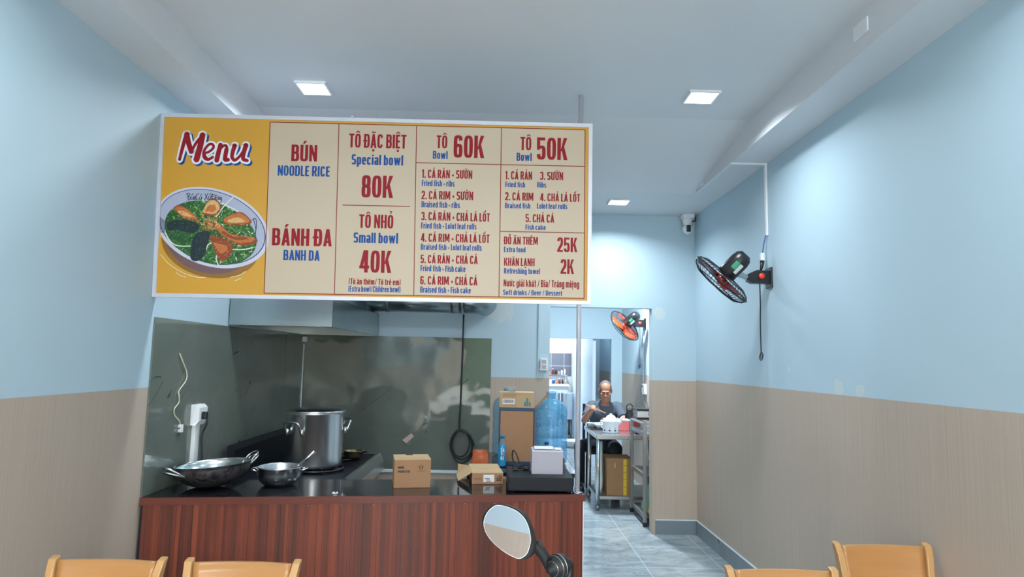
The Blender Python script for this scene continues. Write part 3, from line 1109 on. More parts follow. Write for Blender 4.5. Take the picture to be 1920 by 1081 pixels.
for (s_, c_, u0, u1, v0, cap) in TEXT:
    b = MB()
    put_text(b, s_, u0, u1, v0, cap, at_depth(-0.0028))
    b.build({'r': 'red_lettering', 'b': 'blue_lettering'}[c_], M[{'r': 'red', 'b': 'blue'}[c_]], board)
# red title with white outline and blue drop edge


def zt(x, y):
    return (0.0010172 * x + 4.55e-05 * y - 0.0647901, 2.45e-05 * x - 0.0010433 * y + 1.0436965)


MENU = [
    ([(160, 280), (170, 240), (186, 180), (198, 148)], 15, 24), ([(198, 148), (206, 186), (222, 238)], 30, 26), ([(222, 238), (250, 190), (288, 148)], 13, 19), ([(282, 150), (272, 200), (250, 280)], 30, 32),
    ([(288, 246), (315, 240), (340, 218), (336, 200), (314, 202), (290, 236), (291, 268), (310, 281), (336, 268)], 13, 15),
    ([(290, 252), (293, 266), (300, 274)], 20, 22), ([(378, 203), (368, 240), (358, 284)], 24, 26), ([(364, 250), (386, 214), (406, 206), (412, 224), (404, 256), (402, 282), (418, 282)], 12, 20), ([(410, 228), (404, 260), (402, 278)], 23, 23),
    ([(454, 206), (443, 242), (440, 268), (454, 284), (478, 266), (498, 236)], 24, 12), ([(514, 205), (501, 250), (500, 278), (520, 286)], 26, 18)]
for nm, mt, dep, dx, dy, ew in (('title_drop_edge', 'blue', -0.0033, 9, 11, 20), ('title_outline', 'pwhite', -0.0031, 0, 1, 20), ('title_lettering', 'red', -0.0029, 0, 0, 0)):
    b = MB()
    for pts, w, w2 in MENU:
        stroke(b, [zt(x + dx, y + dy) for x, y in pts], ((w + ew) * 0.00103, (w2 + ew) * 0.00103), at_depth(dep), 0, 10)
        if nm == 'title_drop_edge':
            stroke(b, [zt(x + dx * 0.5, y + dy * 0.5) for x, y in pts], ((w + ew) * 0.00103, (w2 + ew) * 0.00103), at_depth(dep), 0, 10)
    b.build(nm, M[mt], board)


# printed picture of the noodle bowl
def zb(x, y):
    u = 0.0005315 * x + 2.36e-05 * y - 0.0151712
    v = 1.11e-05 * x - 0.000541 * y + 0.6299942
    return (max(u, fr + 0.0005), v)


PIC = [simple('print_rim', rgb(206, 206, 224), 0.4, 0, 0.03), simple('print_bowl_inside', rgb(176, 180, 204), 0.4, 0, 0.05), M['navy'],
       simple('print_shadow', rgb(150, 104, 40), 0.4, 0, 0.1), simple('print_foot', rgb(118, 88, 92), 0.4, 0, 0.1),
       simple('print_leaf_dark', rgb(34, 84, 38), 0.4, 0, 0.2), simple('print_leaf_mid', rgb(66, 128, 50), 0.4, 0, 0.2), simple('print_leaf_light', rgb(128, 178, 84), 0.4, 0, 0.2),
       simple('print_leaf_roll', rgb(26, 44, 50), 0.4, 0, 0.4, 60), simple('print_fish', rgb(196, 112, 52), 0.4, 0, 0.25, 40), simple('print_fish_brown', rgb(146, 66, 28), 0.4, 0, 0.25, 40),
       simple('print_fish_pale', rgb(222, 178, 118), 0.4, 0, 0.15, 40), simple('print_noodle', rgb(224, 228, 208), 0.4, 0, 0.05), simple('print_onion', rgb(204, 122, 62), 0.4, 0, 0.25, 60), simple('print_roll_light', rgb(66, 96, 96), 0.4, 0, 0.2)]
b = MB()


def ell(cx, cy, a, bb, rot, n=64, a0=0, a1=360):
    c, s_ = math.cos(math.radians(rot)), math.sin(math.radians(rot))
    return [(cx + a * math.cos(t) * c - bb * math.sin(t) * s_, cy + a * math.cos(t) * s_ + bb * math.sin(t) * c) for t in [math.radians(a0 + (a1 - a0) * i / (n - 1)) for i in range(n)]]


def blob(pts, mi, d):
    b.poly([bp(*zb(x, y), d) for x, y in pts], mi)


def soft(pl, k=4):
    n_ = len(pl)
    out = []
    for i in range(n_):
        a, c, d, e = [Vector(pl[(i + q - 1) % n_] + (0,)) for q in range(4)]
        for j in range(k):
            t_ = j / k
            v = 0.5 * ((2 * c) + (d - a) * t_ + (2 * a - 5 * c + 4 * d - e) * t_ * t_ + (3 * c - a - 3 * d + e) * t_ ** 3)
            out.append((v.x, v.y))
    return out


blob(ell(560, 640, 500, 330, 12), 3, -0.00345)
blob(ell(560, 560, 470, 370, 14), 4, -0.0033)
blob(ell(580, 466, 592, 390, 18), 0, -0.0032)
blob(ell(578, 458, 560, 360, 18), 2, -0.0031)
blob(ell(577, 457, 552, 353, 18), 1, -0.0030)
rr = random.Random(3)
inside = lambda x, y: ((x - 565) * 0.955 + (y - 515) * 0.297) ** 2 / 470 ** 2 + (-(x - 565) * 0.297 + (y - 515) * 0.955) ** 2 / 300 ** 2 < 1
blob(ell(565, 520, 480, 305, 18), 5, -0.0029)
lay = 0
for i in range(2600):
    x, y = rr.uniform(60, 1040), rr.uniform(180, 850)
    if not inside(x, y):
        continue
    a = rr.uniform(0, PI)
    ln, wd = rr.uniform(8, 34), rr.uniform(2.5, 8)
    ca, sa = math.cos(a), math.sin(a)
    pts = [(x + ln * ca, y + ln * sa), (x - wd * sa, y + wd * ca), (x - ln * ca, y - ln * sa), (x + wd * sa, y - wd * ca)]
    blob(pts, rr.choice((5, 5, 6, 6, 7, 6, 5, 7 if y < 420 or x > 700 else 14, 12 if x > 640 and rr.random() < 0.4 else 6)), -0.0028 + (i % 40) * 0.000004)
for p in (((795, 155), (700, 250), (620, 360)), ((640, 190), (720, 240), (840, 300)), ((460, 150), (500, 210)), ((100, 510), (150, 600), (230, 650), (360, 655)), ((520, 690), (540, 640), (600, 610)), ((790, 690), (900, 690), (990, 670)), ((640, 700), (620, 780), (640, 840))):
    stroke(b, [zb(*q) for q in p], 0.006, at_depth(-0.0026), 12)
rolls = [[(120, 430), (195, 395), (300, 392), (400, 415), (455, 455), (400, 520), (300, 512), (215, 490), (140, 500)], [(405, 540), (520, 500), (558, 535), (525, 650), (505, 745), (430, 805), (365, 785), (365, 680)]]
for pl in rolls:
    blob(soft(pl), 8, -0.0025)
    xs = [p[0] for p in pl]
    ys = [p[1] for p in pl]
    for i in range(60):
        x, y = rr.uniform(min(xs) + 40, max(xs) - 40), rr.uniform(min(ys) + 25, max(ys) - 25)
        stroke(b, [zb(x, y), zb(x + rr.uniform(-10, 10), y + rr.uniform(-8, 8)), zb(x + rr.uniform(-20, 20), y + rr.uniform(-8, 8))], rr.uniform(0.0012, 0.003), at_depth(-0.0024 + i * 0.000001), rr.choice((14, 5, 8, 2)), 3)
fish = [([(190, 265), (255, 238), (330, 280), (400, 340), (440, 390), (380, 398), (280, 368), (220, 310)], 9, 11),
        ([(478, 315), (540, 190), (600, 172), (655, 215), (668, 285), (610, 348), (540, 345), (490, 330)], 11, 9),
        ([(695, 380), (780, 330), (880, 312), (972, 390), (965, 430), (860, 445), (760, 442), (700, 425)], 9, 11),
        ([(590, 435), (650, 428), (750, 520), (850, 560), (1010, 572), (1038, 610), (960, 642), (850, 645), (740, 592), (660, 530)], 9, 10),
        ([(555, 550), (640, 560), (740, 600), (788, 660), (770, 740), (690, 808), (640, 775), (590, 660)], 10, 9)]
for pl, ma, mb_ in fish:
    blob(soft(pl), 10, -0.0023)
    cx, cy = sum(p[0] for p in pl) / len(pl), sum(p[1] for p in pl) / len(pl)
    blob(soft([(cx - 4 + (x - cx) * 0.90, cy - 6 + (y - cy) * 0.80) for x, y in pl]), ma, -0.0022)
    blob(soft([(cx - 8 + (x - cx) * 0.6, cy + 4 + (y - cy) * 0.40) for x, y in pl]), mb_, -0.00215)
    for i in range(70):
        p0_, p1_ = rr.choice(pl), rr.choice(pl)
        t_ = rr.uniform(0.1, 0.9)
        x, y = cx + ((p0_[0] * t_ + p1_[0] * (1 - t_)) - cx) * 0.9, cy + ((p0_[1] * t_ + p1_[1] * (1 - t_)) - cy) * 0.9
        stroke(b, [zb(x, y), zb(x + rr.uniform(-16, 16), y + rr.uniform(-6, 6))], rr.uniform(0.0012, 0.0032), at_depth(-0.0021 + i * 0.000001), rr.choice((9, 10, 11, 13, 9)), 1)
for i in range(60):
    a, r_ = rr.uniform(0, 2 * PI), rr.uniform(0, 110)
    x, y = 550 + r_ * math.cos(a) * 1.1, 415 + r_ * math.sin(a) * 0.75
    d2 = rr.uniform(0, 2 * PI)
    stroke(b, [zb(x, y), zb(x + 18 * math.cos(d2), y + 18 * math.sin(d2)), zb(x + 30 * math.cos(d2 + 0.7), y + 30 * math.sin(d2 + 0.7))], rr.uniform(0.003, 0.005), at_depth(-0.0020 + i * 0.000003), rr.choice((13, 13, 10, 11)), 2)
for p in ([(985, 390), (1020, 375), (1030, 440), (1015, 550)], [(1000, 385), (1022, 470), (1018, 545)]):
    stroke(b, [zb(*q) for q in p], 0.004, at_depth(-0.0025), 2)
for k in range(5):
    stroke(b, [zb(50 + k * 12, 360 + k * 10), zb(60 + k * 14, 520)], 0.003, at_depth(-0.0025), 2, 1)
for p in ([(60, 740), (150, 840), (300, 930), (430, 968), (510, 970)], [(770, 968), (850, 950), (915, 912)], [(215, 920), (260, 950), (315, 968)], [(810, 1005), (870, 980)]):
    stroke(b, [zb(*q) for q in p], 0.003, at_depth(-0.0029), 12)
b.build('bowl_picture', PIC, board)
b = MB()
for p in ([(330, 125), (338, 186)], [(318, 127), (345, 118), (356, 138), (336, 152), (362, 166), (350, 186), (336, 186)], [(366, 150), (368, 180), (384, 176), (388, 150), (392, 182)], [(374, 136), (388, 122)],
          [(400, 186), (400, 154)], [(400, 160), (410, 150), (414, 188)], [(444, 122), (420, 138), (416, 172), (440, 182)], [(470, 155), (454, 158), (452, 180), (468, 178), (472, 156), (476, 184)], [(462, 142), (472, 128)],
          [(506, 125), (536, 186)], [(538, 118), (500, 192)], [(546, 150), (546, 180), (562, 178), (566, 150), (576, 142)], [(554, 138), (564, 120)],
          [(582, 125), (578, 186)], [(574, 126), (608, 140), (606, 170), (578, 186)], [(568, 156), (596, 152)], [(622, 158), (612, 172), (622, 186), (634, 172), (622, 158)], [(612, 148), (622, 138), (632, 148)],
          [(642, 186), (644, 158), (654, 156), (656, 186)], [(674, 160), (662, 166), (666, 184), (676, 178)], [(676, 160), (674, 205), (662, 208)]):
    stroke(b, [zb(*q) for q in p], 0.0038, at_depth(-0.0020), 0, 4)
b.build('bowl_script', M['navy'], board)
b = MB()
bbox(b, fr, BW - fr, fr, BH - fr, -0.046, -0.041)
b.build('back_sheet', M['grey_p'], board)
for v in (0.15, 0.85):
    b = MB()
    q = bp(0, v, 0)
    b.tube([(0.475, q.y + 0.055, q.z), (0.475, 3.9553, q.z)], 0.008, 0, 10)
    b.build('pole_bracket', M['steel'], board)
b = MB()
q = bp(1.045, BH + 0.001, -0.02)
b.tube(smooth_path([q + Vector((-0.012, 0, 0)), q + Vector((-0.01, 0, 0.012)), q + Vector((0, 0, 0.017)), q + Vector((0.01, 0, 0.012)), q + Vector((0.012, 0, 0))], 3), 0.003, 0, 6)
b.build('top_eyelet', M['steel'], board)

# ================================================================== KITCHEN CORNER
HX = -1.167
t = thing('cooker_hood', 'stainless steel extractor hood over the stove on the left wall', 'cooker hood', (-1.52, 5.5, 1.806))
b = MB()
hx0, hy0, hy1 = XL + 0.01, 4.62, YB - 0.02
hz0, hz1 = 1.806, 2.012
b.box(hx0, HX, hy0, hy0 + 0.012, hz0, hz1)
b.box(HX - 0.012, HX, hy0 + 0.012, hy1, hz0, hz1)
b.box(hx0, hx0 + 0.012, hy0 + 0.012, hy1, hz0, hz1)
b.box(hx0 + 0.012, HX - 0.012, hy1 - 0.012, hy1, hz0, hz1)
b.build('skirt', M['hoodsteel'], t)
b = MB()
top = [(hx0, hy0 + 0.45, 2.42), (HX - 0.3, hy0 + 0.45, 2.42), (HX - 0.3, hy1, 2.42), (hx0, hy1, 2.42)]
bot = [(hx0, hy0, hz1 + 0.001), (HX, hy0, hz1 + 0.001), (HX, hy1, hz1 + 0.001), (hx0, hy1, hz1 + 0.001)]
b._add(bot + top, [[0, 1, 5, 4], [1, 2, 6, 5], [2, 3, 7, 6], [3, 0, 4, 7], [4, 5, 6, 7], [3, 2, 1, 0]])
b.build('canopy', M['hoodsteel'], t)
b = MB()
for i in range(6):
    y0 = hy0 + 0.08 + i * 0.28
    b.box(hx0 + 0.05, HX - 0.06, y0, y0 + 0.25, 1.88, 1.90)
b.build('grease_filter', M['darkmetal'], t)
b = MB()
b.box(HX - 0.10, HX - 0.018, hy0 + 0.014, hy0 + 0.05, 1.83, 2.0, 0, 0.01)
b.build('end_gutter', M['steel'], t)

t = thing('extractor_duct', 'round galvanised duct running from the hood along the back wall', 'duct', (-0.8, 6.21, 2.14))
b = MB()
dy, dz, dr = 6.21, 2.143, 0.112
b.tube([(-1.34, dy, dz), (-0.33, dy, dz)], dr, 0, 28)
b.build('straight_pipe', M['duct'], t)
b = MB()
b.tube(smooth_path([(-0.33, dy, dz), (-0.25, dy, dz), (-0.18, dy + 0.05, dz), (-0.155, dy + 0.12, dz), (-0.15, YB - 0.001, dz)], 5), dr * 1.01, 0, 28)
b.build('elbow', M['duct'], t)
for x in (-1.05, -0.44, -0.36):
    b = MB()
    b.tube([(x - 0.012, dy, dz), (x + 0.012, dy, dz)], dr * 1.035, 0, 28)
    b.build('joint_band', M['steel_d'], t)

# coiled black cable hanging from the duct on the back wall
b = MB()
yk = YB - 0.05
pts = [(-0.35, yk, 2.03), (-0.352, yk, 1.6), (-0.356, yk, 1.2), (-0.36, yk, 0.965), (-0.33, yk, 0.94)]
for k in range(3):
    rx, rz, cx, cz = [(0.105, 0.135, -0.335, 0.80), (0.085, 0.125, -0.345, 0.815), (0.095, 0.15, -0.33, 0.785)][k]
    for a in range(0, 360, 30):
        an = math.radians(75 - a)
        pts.append((cx + rx * math.cos(an), yk - 0.012 * k + 0.004 * math.sin(an * 2), cz + rz * math.sin(an)))
pts += [(-0.27, yk - 0.03, 0.90), (-0.225, yk - 0.03, 0.83), (-0.215, yk - 0.03, 0.79)]
b.tube(smooth_path(pts, 4), 0.0075, 0, 8)
tag(b.build('coiled_cable', M['cable']), 'thick black cable hanging from the duct, coiled against the back splash sheet', 'cable')

# socket with trunking and the loose wire on the left splash panel
xw = XL + 0.0085
t = thing('socket_box', 'white surface socket box with plug on the left splash panel', 'socket', (xw, 4.2, 1.2))
b = MB()
b.prism([(xw, 4.14, 1.165), (xw + 0.032, 4.14, 1.165), (xw + 0.045, 4.155, 1.19), (xw + 0.045, 4.155, 1.27), (xw + 0.032, 4.14, 1.29), (xw, 4.14, 1.29)], (0, 0.115, 0))
b.build('box', M['white'], t)
b = MB()
b.box(xw + 0.045, xw + 0.075, 4.185, 4.215, 1.20, 1.245, 0, 0.004)
b.build('plug', M['black'], t)
b = MB()
b.tube(smooth_path([(xw + 0.07, 4.20, 1.205), (xw + 0.075, 4.20, 1.17), (xw + 0.05, 4.20, 1.10), (xw + 0.055, 4.205, 1.0), (xw + 0.065, 4.21, 0.85)]), 0.006, 0, 8)
b.build('plug_cord', M['cable'], t)
b = MB()
b.box(xw, xw + 0.024, 4.165, 4.225, 0.842, 1.164, 0, 0.002)
b.build('trunking', M['white'], t)
t = thing('loose_wire', 'crooked pale wire with a bare connector dangling on the left splash panel', 'wire', (xw, 3.95, 1.6))
P = [(332, 662), (338, 682), (349, 706), (347, 722), (337, 742), (336, 752), (338, 764), (328, 774), (331, 786), (338, 798)]
wp = [(3.929, 1.601), (3.965, 1.552), (4.035, 1.488), (4.02, 1.441), (3.955, 1.382), (3.95, 1.352), (3.965, 1.315), (3.905, 1.283), (3.925, 1.245), (3.975, 1.208), (4.0, 1.182)]
b = MB()
b.tube(smooth_path([(xw + 0.006 + 0.006 * (i % 2), y, z) for i, (y, z) in enumerate(wp)]), 0.0036, 0, 8)
b.build('wire', M['wire_w'], t)
b = MB()
b.box(xw + 0.001, xw + 0.022, 3.985, 4.012, 1.14, 1.185, 0, 0.003)
b.build('connector', M['white'], t)
b = MB()
b.tube([(xw + 0.012, 3.99, 1.145), (xw + 0.014, 3.975, 1.125)], 0.004, 0, 6)
b.tube([(xw + 0.012, 3.985, 1.165), (xw + 0.014, 3.965, 1.165)], 0.004, 0, 6)
b.build('bare_end', M['cable'], t)

# stove range along the left wall
t = thing('gas_range', 'low black and steel gas range with backing panel against the left splash', 'stove', (-1.4, 5.1, 0))
SX0, SX1, SY0, SY1, SZ = -1.83, -0.99, 4.5, 5.77, 0.785
b = MB()
b.box(SX0, SX1 - 0.02, SY0, SY1, 0.12, SZ - 0.03)
b.build('body', M['steel_d'], t)
b = MB()
b.box(SX0, SX1, SY0, SY1, SZ - 0.03, SZ, 0, 0.004)
b.build('hob_top', M['darkmetal'], t)
b = MB()
b.prism([(SX0, SY0 + 0.12, SZ), (SX0 + 0.05, SY0 + 0.12, SZ), (SX0 + 0.05, SY0 + 0.12, 0.955), (SX0 + 0.025, SY0 + 0.12, 0.985), (SX0, SY0 + 0.12, 0.985)], (0, SY1 - SY0 - 0.12, 0))
b.build('backing_panel', M['darkmetal'], t)
b = MB()
b.prism([(SX1, SY0, SZ - 0.13), (SX1 + 0.03, SY0, SZ - 0.13), (SX1 + 0.03, SY0, SZ - 0.05), (SX1, SY0, SZ + 0.015), (SX1 - 0.02, SY0, SZ + 0.015), (SX1 - 0.02, SY0, SZ)], (0, SY1 - SY0, 0))
b.build('control_rail', M['steel'], t)
for (x, y) in ((SX0 + 0.06, SY0 + 0.06), (SX1 - 0.08, SY0 + 0.06), (SX0 + 0.06, SY1 - 0.06), (SX1 - 0.08, SY1 - 0.06)):
    b = MB()
    b.tube([(x, y, 0), (x, y, 0.12)], 0.025, 0, 12)
    b.build('foot', M['black'], t)
for y in (4.90, 5.45):
    b = MB()
    for rr_ in (0.11, 0.19):
        b.tube([(-1.30 + rr_ * math.cos(2 * PI * i / 28), y + rr_ * math.sin(2 * PI * i / 28), SZ + 0.016) for i in range(28)], 0.008, 0, 6, closed=True)
    for i in range(6):
        a = PI * i / 3
        b.tube([(-1.30 + 0.06 * math.cos(a), y + 0.06 * math.sin(a), SZ + 0.012), (-1.30 + 0.2 * math.cos(a), y + 0.2 * math.sin(a), SZ + 0.012)], 0.011, 0, 6)
    b.build('burner_grate', M['black'], t)

# tall stock pot
pz = SZ + 0.024
PX, PY, PR = -1.328, 4.92, 0.202
t = thing('stock_pot', 'tall shiny aluminium stock pot with lid standing on the stove', 'pot', (PX, PY, pz))
b = MB()
T = Matrix.Translation((PX, PY, pz))
b.lathe([(0, 0.001), (PR - 0.02, 0), (PR - 0.004, 0.012), (PR, 0.03), (PR, 0.38), (PR + 0.006, 0.388), (PR, 0.394), (PR - 0.006, 0.388), (PR - 0.006, 0.03), (0, 0.022)], 64, 0, T)
b.build('body', M['potalu'], t)
b = MB()
b.lathe([(PR + 0.012, 0.392), (PR + 0.014, 0.398), (PR + 0.004, 0.406), (0.14, 0.417), (0.03, 0.42), (0, 0.42)], 64, 0, T)
lid = b.build('lid', M['steel'], t)
for a in (math.radians(-116), math.radians(30)):
    b = MB()
    ca, sa = math.cos(a), math.sin(a)
    tx, ty = -sa, ca
    pts = []
    for (w, o_, z) in ((-0.066, -0.002, 0.25), (-0.066, 0.018, 0.265), (-0.066, 0.036, 0.31), (-0.05, 0.044, 0.328), (0, 0.05, 0.332), (0.05, 0.044, 0.328), (0.066, 0.036, 0.31), (0.066, 0.018, 0.265), (0.066, -0.002, 0.25)):
        pts.append((PX + (PR + o_) * ca + tx * w, PY + (PR + o_) * sa + ty * w, pz + z))
    b.tube(smooth_path(pts, 4), 0.0075, 0, 10)
    for w in (-0.066, 0.066):
        b.ball((PX + (PR + 0.004) * ca + tx * w, PY + (PR + 0.004) * sa + ty * w, pz + 0.258), (0.014, 0.014, 0.026), 0, 10, 8)
    b.build('handle', M['steel'], t)
# small brass-coloured pan on the far burner
QX, QY = -1.14, 5.40
t = thing('brass_pan', 'small brass-coloured pan half hidden behind the stock pot', 'pan', (QX, QY, pz))
b = MB()
b.lathe([(0, 0.001), (0.06, 0), (0.072, 0.008), (0.074, 0.05), (0.078, 0.054), (0.07, 0.052), (0.067, 0.01), (0, 0.006)], 36, 0, Matrix.Translation((QX, QY, pz)))
b.build('body', M['brass'], t)
b = MB()
b.tube(smooth_path([(QX + 0.06, QY - 0.04, pz + 0.035), (QX + 0.09, QY - 0.06, pz + 0.05), (QX + 0.12, QY - 0.08, pz + 0.055)]), 0.006, 0, 8)
b.build('handle', M['black'], t)

# ------------------------------------------------------------------ things on the counter
# wok
WX, WY = -1.640, 3.965
t = thing('wok', 'large dented iron wok with two double-wire handles on the counter', 'wok', (WX, WY, ZC))
tilt = Matrix.Translation((WX, WY, ZC + 0.004)) @ Matrix.Rotation(math.radians(-4.5), 4, 'Y')
WR = 0.208
prof = []
for i in range(13):
    a = i / 12
    prof.append((0.02 + (WR - 0.02) * math.sin(a * PI / 2) ** 0.92, 0.125 * (1 - math.cos(a * PI / 2)) ** 1.05))
shift = Matrix.Translation((0, 0, 0.0025))
b = MB()
b.lathe([(0, 0)] + prof + [(WR + 0.004, 0.126), (WR + 0.002, 0.129)], 56, 0, tilt @ shift)
b.build('bowl', M['wokiron'], t)
b = MB()
b.lathe([(0, 0.004)] + [(max(r - 0.004, 0), z + 0.004) for r, z in prof] + [(WR, 0.1285)], 56, 0, tilt @ shift)
b.build('inner_face', M['wokin'], t)
for sgn, ang in ((-1, math.radians(228)), (1, math.radians(40))):
    b = MB()
    ca, sa = math.cos(ang), math.sin(ang)
    for dz in (0.0, 0.018):
        pts = []
        if sgn > 0:
            hp = ((-0.055, -0.018, 0.098), (-0.052, 0.012, 0.118 + dz), (-0.045, 0.035, 0.135 + dz), (-0.02, 0.052, 0.146 + dz), (0.02, 0.052, 0.146 + dz), (0.045, 0.035, 0.135 + dz), (0.052, 0.012, 0.118 + dz), (0.055, -0.018, 0.098))
        else:
            d3 = dz * 1.3
            hp = ((-0.065, -0.022, 0.085), (-0.06, 0.02, 0.100 + d3 * 0.6), (-0.045, 0.055, 0.116 + d3), (-0.02, 0.072, 0.124 + d3), (0.02, 0.072, 0.124 + d3), (0.045, 0.055, 0.116 + d3), (0.06, 0.02, 0.100 + d3 * 0.6), (0.065, -0.022, 0.085))
        for (w, o_, z) in hp:
            pts.append(tilt @ Vector(((WR - 0.004 + o_) * ca - sa * w, (WR - 0.004 + o_) * sa + ca * w, z)))
        b.tube(smooth_path(pts, 4), 0.0055, 0, 8)
    b.build('handle', M['steel'], t)

# small pot with ladle
OX, OY = -1.29, 4.06
t = thing('small_pot', 'small rounded steel pot with side handles beside the wok', 'pot', (OX, OY, ZC))
T = Matrix.Translation((OX, OY, ZC + 0.0005))
b = MB()
b.lathe([(0, 0), (0.075, 0), (0.098, 0.012), (0.118, 0.035), (0.128, 0.065), (0.129, 0.103), (0.134, 0.108), (0.128, 0.111), (0.124, 0.104), (0.123, 0.065), (0.1, 0.018), (0, 0.006)], 56, 0, T)
b.build('body', M['steel'], t)
for a in (math.radians(190), math.radians(12)):
    b = MB()
    ca, sa = math.cos(a), math.sin(a)
    pts = [(OX + (0.126 + o_) * ca - sa * w, OY + (0.126 + o_) * sa + ca * w, ZC + z) for (w, o_, z) in ((-0.034, 0, 0.087), (-0.036, 0.018, 0.093), (-0.022, 0.03, 0.096), (0.022, 0.03, 0.096), (0.036, 0.018, 0.093), (0.034, 0, 0.087))]
    b.tube(smooth_path(pts, 4), 0.0055, 0, 8)
    b.build('handle', M['steel'], t)
t = thing('ladle', 'steel ladle leaning in the small pot', 'ladle', (OX, OY, ZC + 0.02))
b = MB()
b.tube([(OX + 0.0, OY - 0.02, ZC + 0.06), (OX + 0.11, OY - 0.02, ZC + 0.115), (OX + 0.125, OY - 0.02, ZC + 0.125)], 0.005, 0, 8)
b.tube([(OX + 0.123, OY - 0.02, ZC + 0.124), (OX + 0.205, OY - 0.015, ZC + 0.20)], 0.009, 0, 10)
b.build('shaft', M['steel'], t)
b = MB()
b.lathe([(0, 0.0), (0.025, 0.006), (0.038, 0.022), (0.04, 0.034), (0.037, 0.024), (0.024, 0.009), (0, 0.004)], 24, 0, Matrix.Translation((OX - 0.015, OY - 0.02, ZC + 0.018)))
b.build('scoop', M['steel'], t)
# plastic hook on the counter edge
b = MB()
b.tube(smooth_path([(-0.902 + 0.013 * math.cos(math.radians(a)), 3.83 + 0.018 * math.sin(math.radians(a)), ZC + 0.0045) for a in range(120, 421, 30)], 3), 0.004, 0, 8)
tag(b.build('hook', M['white']), 'tiny white C-shaped hook lying on the black countertop', 'hook')


# boxes
def carton(name, label, cat, F0, F1, depth, z0, h, mats, group=None, open_top=False):
    """carton whose front bottom edge runs F0 -> F1; returns thing and a mapping on its front face"""
    F0, F1 = Vector(F0), Vector(F1)
    ax = (F1 - F0).normalized()
    nb = Vector((-ax.y, ax.x))
    c = (F0 + F1) / 2 + nb * depth / 2
    t = thing(name, label, cat, (c.x, c.y, z0), group)
    w = (F1 - F0).length
    b = MB()
    rot = Matrix(((ax.x, nb.x, 0, c.x), (ax.y, nb.y, 0, c.y), (0, 0, 1, z0), (0, 0, 0, 1)))
    b.box(-w / 2, w / 2, -depth / 2, depth / 2, 0, h - 0.003, 0, 0.002, rot)
    b.build('carton', mats[0], t)
    b = MB()
    b.box(-w / 2, w / 2 , -depth / 2, -0.001, h - 0.003, h, 0, 0, rot)
    b.box(-w / 2, w / 2 , 0.001, depth / 2, h - 0.003, h, 0, 0, rot)
    b.build('top_flaps', mats[1], t)
    front = lambda u, v, e=0.0: rot @ Vector((-w / 2 + u, -depth / 2 - 0.0006 - e, v))
    topf = lambda u, v, e=0.0: rot @ Vector((-w / 2 + u, -depth / 2 + v, h + 0.0006 + e))
    return t, front, topf, w, rot


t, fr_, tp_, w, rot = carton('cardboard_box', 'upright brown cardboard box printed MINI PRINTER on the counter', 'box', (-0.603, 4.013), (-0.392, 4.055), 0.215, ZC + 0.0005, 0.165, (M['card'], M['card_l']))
b = MB()
put_text(b, 'MINI', 0.020, 0.056, 0.112, 0.0145, fr_)
put_text(b, 'PRINTER', 0.020, 0.092, 0.088, 0.0145, fr_)
b.build('printed_words', M['ink'], t)
b = MB()
for pts in ([(0.145, 0.128), (0.148, 0.112), (0.157, 0.105), (0.166, 0.112), (0.169, 0.128)], [(0.149, 0.126), (0.153, 0.114), (0.157, 0.122), (0.161, 0.114), (0.165, 0.126)], [(0.153, 0.128), (0.157, 0.132), (0.161, 0.128)]):
    stroke(b, pts, 0.0028, fr_, 0, 1)
for k in range(14):
    u = 0.133 + k * 0.0035
    stroke(b, [(u, 0.096), (u + 0.0022, 0.096)], 0.002, fr_, 0, 1)
b.build('printed_emblem', M['ink'], t)
b = MB()
for k in range(7):
    stroke(b, [(0.03 + k * 0.006, 0.05), (0.034 + k * 0.006, 0.05)], 0.004, tp_, 0, 1)
for k in range(9):
    stroke(b, [(0.12 + k * 0.007, 0.045), (0.125 + k * 0.007, 0.045)], 0.004, tp_, 0, 1)
b.build('top_printing', M['ink_b'], t)
b = MB()
b.box(-0.03, 0.01, 0.075, 0.105, 0.165, 0.1685, 0, 0, rot)
b.build('carry_slot_tape', M['ink'], t)

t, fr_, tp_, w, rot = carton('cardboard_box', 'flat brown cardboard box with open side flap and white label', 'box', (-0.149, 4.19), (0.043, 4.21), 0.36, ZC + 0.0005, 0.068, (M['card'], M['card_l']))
b = MB()
b.poly([fr_(0.07, 0.012), fr_(0.137, 0.012), fr_(0.137, 0.056), fr_(0.07, 0.056)])
adl = b.build('address_label', M['label'], t)
b = MB()
for k, (u, wd) in enumerate(((0.078, 0.03), (0.088, 0.02), (0.088, 0.028))):
    stroke(b, [(u, 0.034 - k * 0.008), (u + wd, 0.034 - k * 0.008)], 0.0035, lambda a, c, e=0: fr_(a, c, 0.0004 + e), 0, 1)
for pts in ([(0.152, 0.03), (0.166, 0.046), (0.180, 0.03)], [(0.15, 0.022), (0.182, 0.022)], [(0.158, 0.03), (0.174, 0.03)], [(0.17, 0.05), (0.18, 0.05), (0.18, 0.034)]):
    stroke(b, pts, 0.005, fr_, 0, 1)
b.build('printed_marks', M['ink'], t)
b = MB()
for k in range(8):
    stroke(b, [(0.012 + k * 0.006, 0.032), (0.016 + k * 0.006, 0.032)], 0.005, fr_, 0, 1)
for k in range(5):
    stroke(b, [(0.08 + k * 0.006, 0.14), (0.085 + k * 0.006, 0.14)], 0.01, tp_, 0, 1)
b.build('faint_printing', M['ink_b'], t)
b = MB()
b.prism([rot @ Vector((-w / 2 - 0.001, -0.16, 0.066)), rot @ Vector((-w / 2 - 0.085, -0.15, 0.012)), rot @ Vector((-w / 2 - 0.085, 0.10, 0.012)), rot @ Vector((-w / 2 - 0.001, 0.11, 0.066))], (0, 0, 0.003))
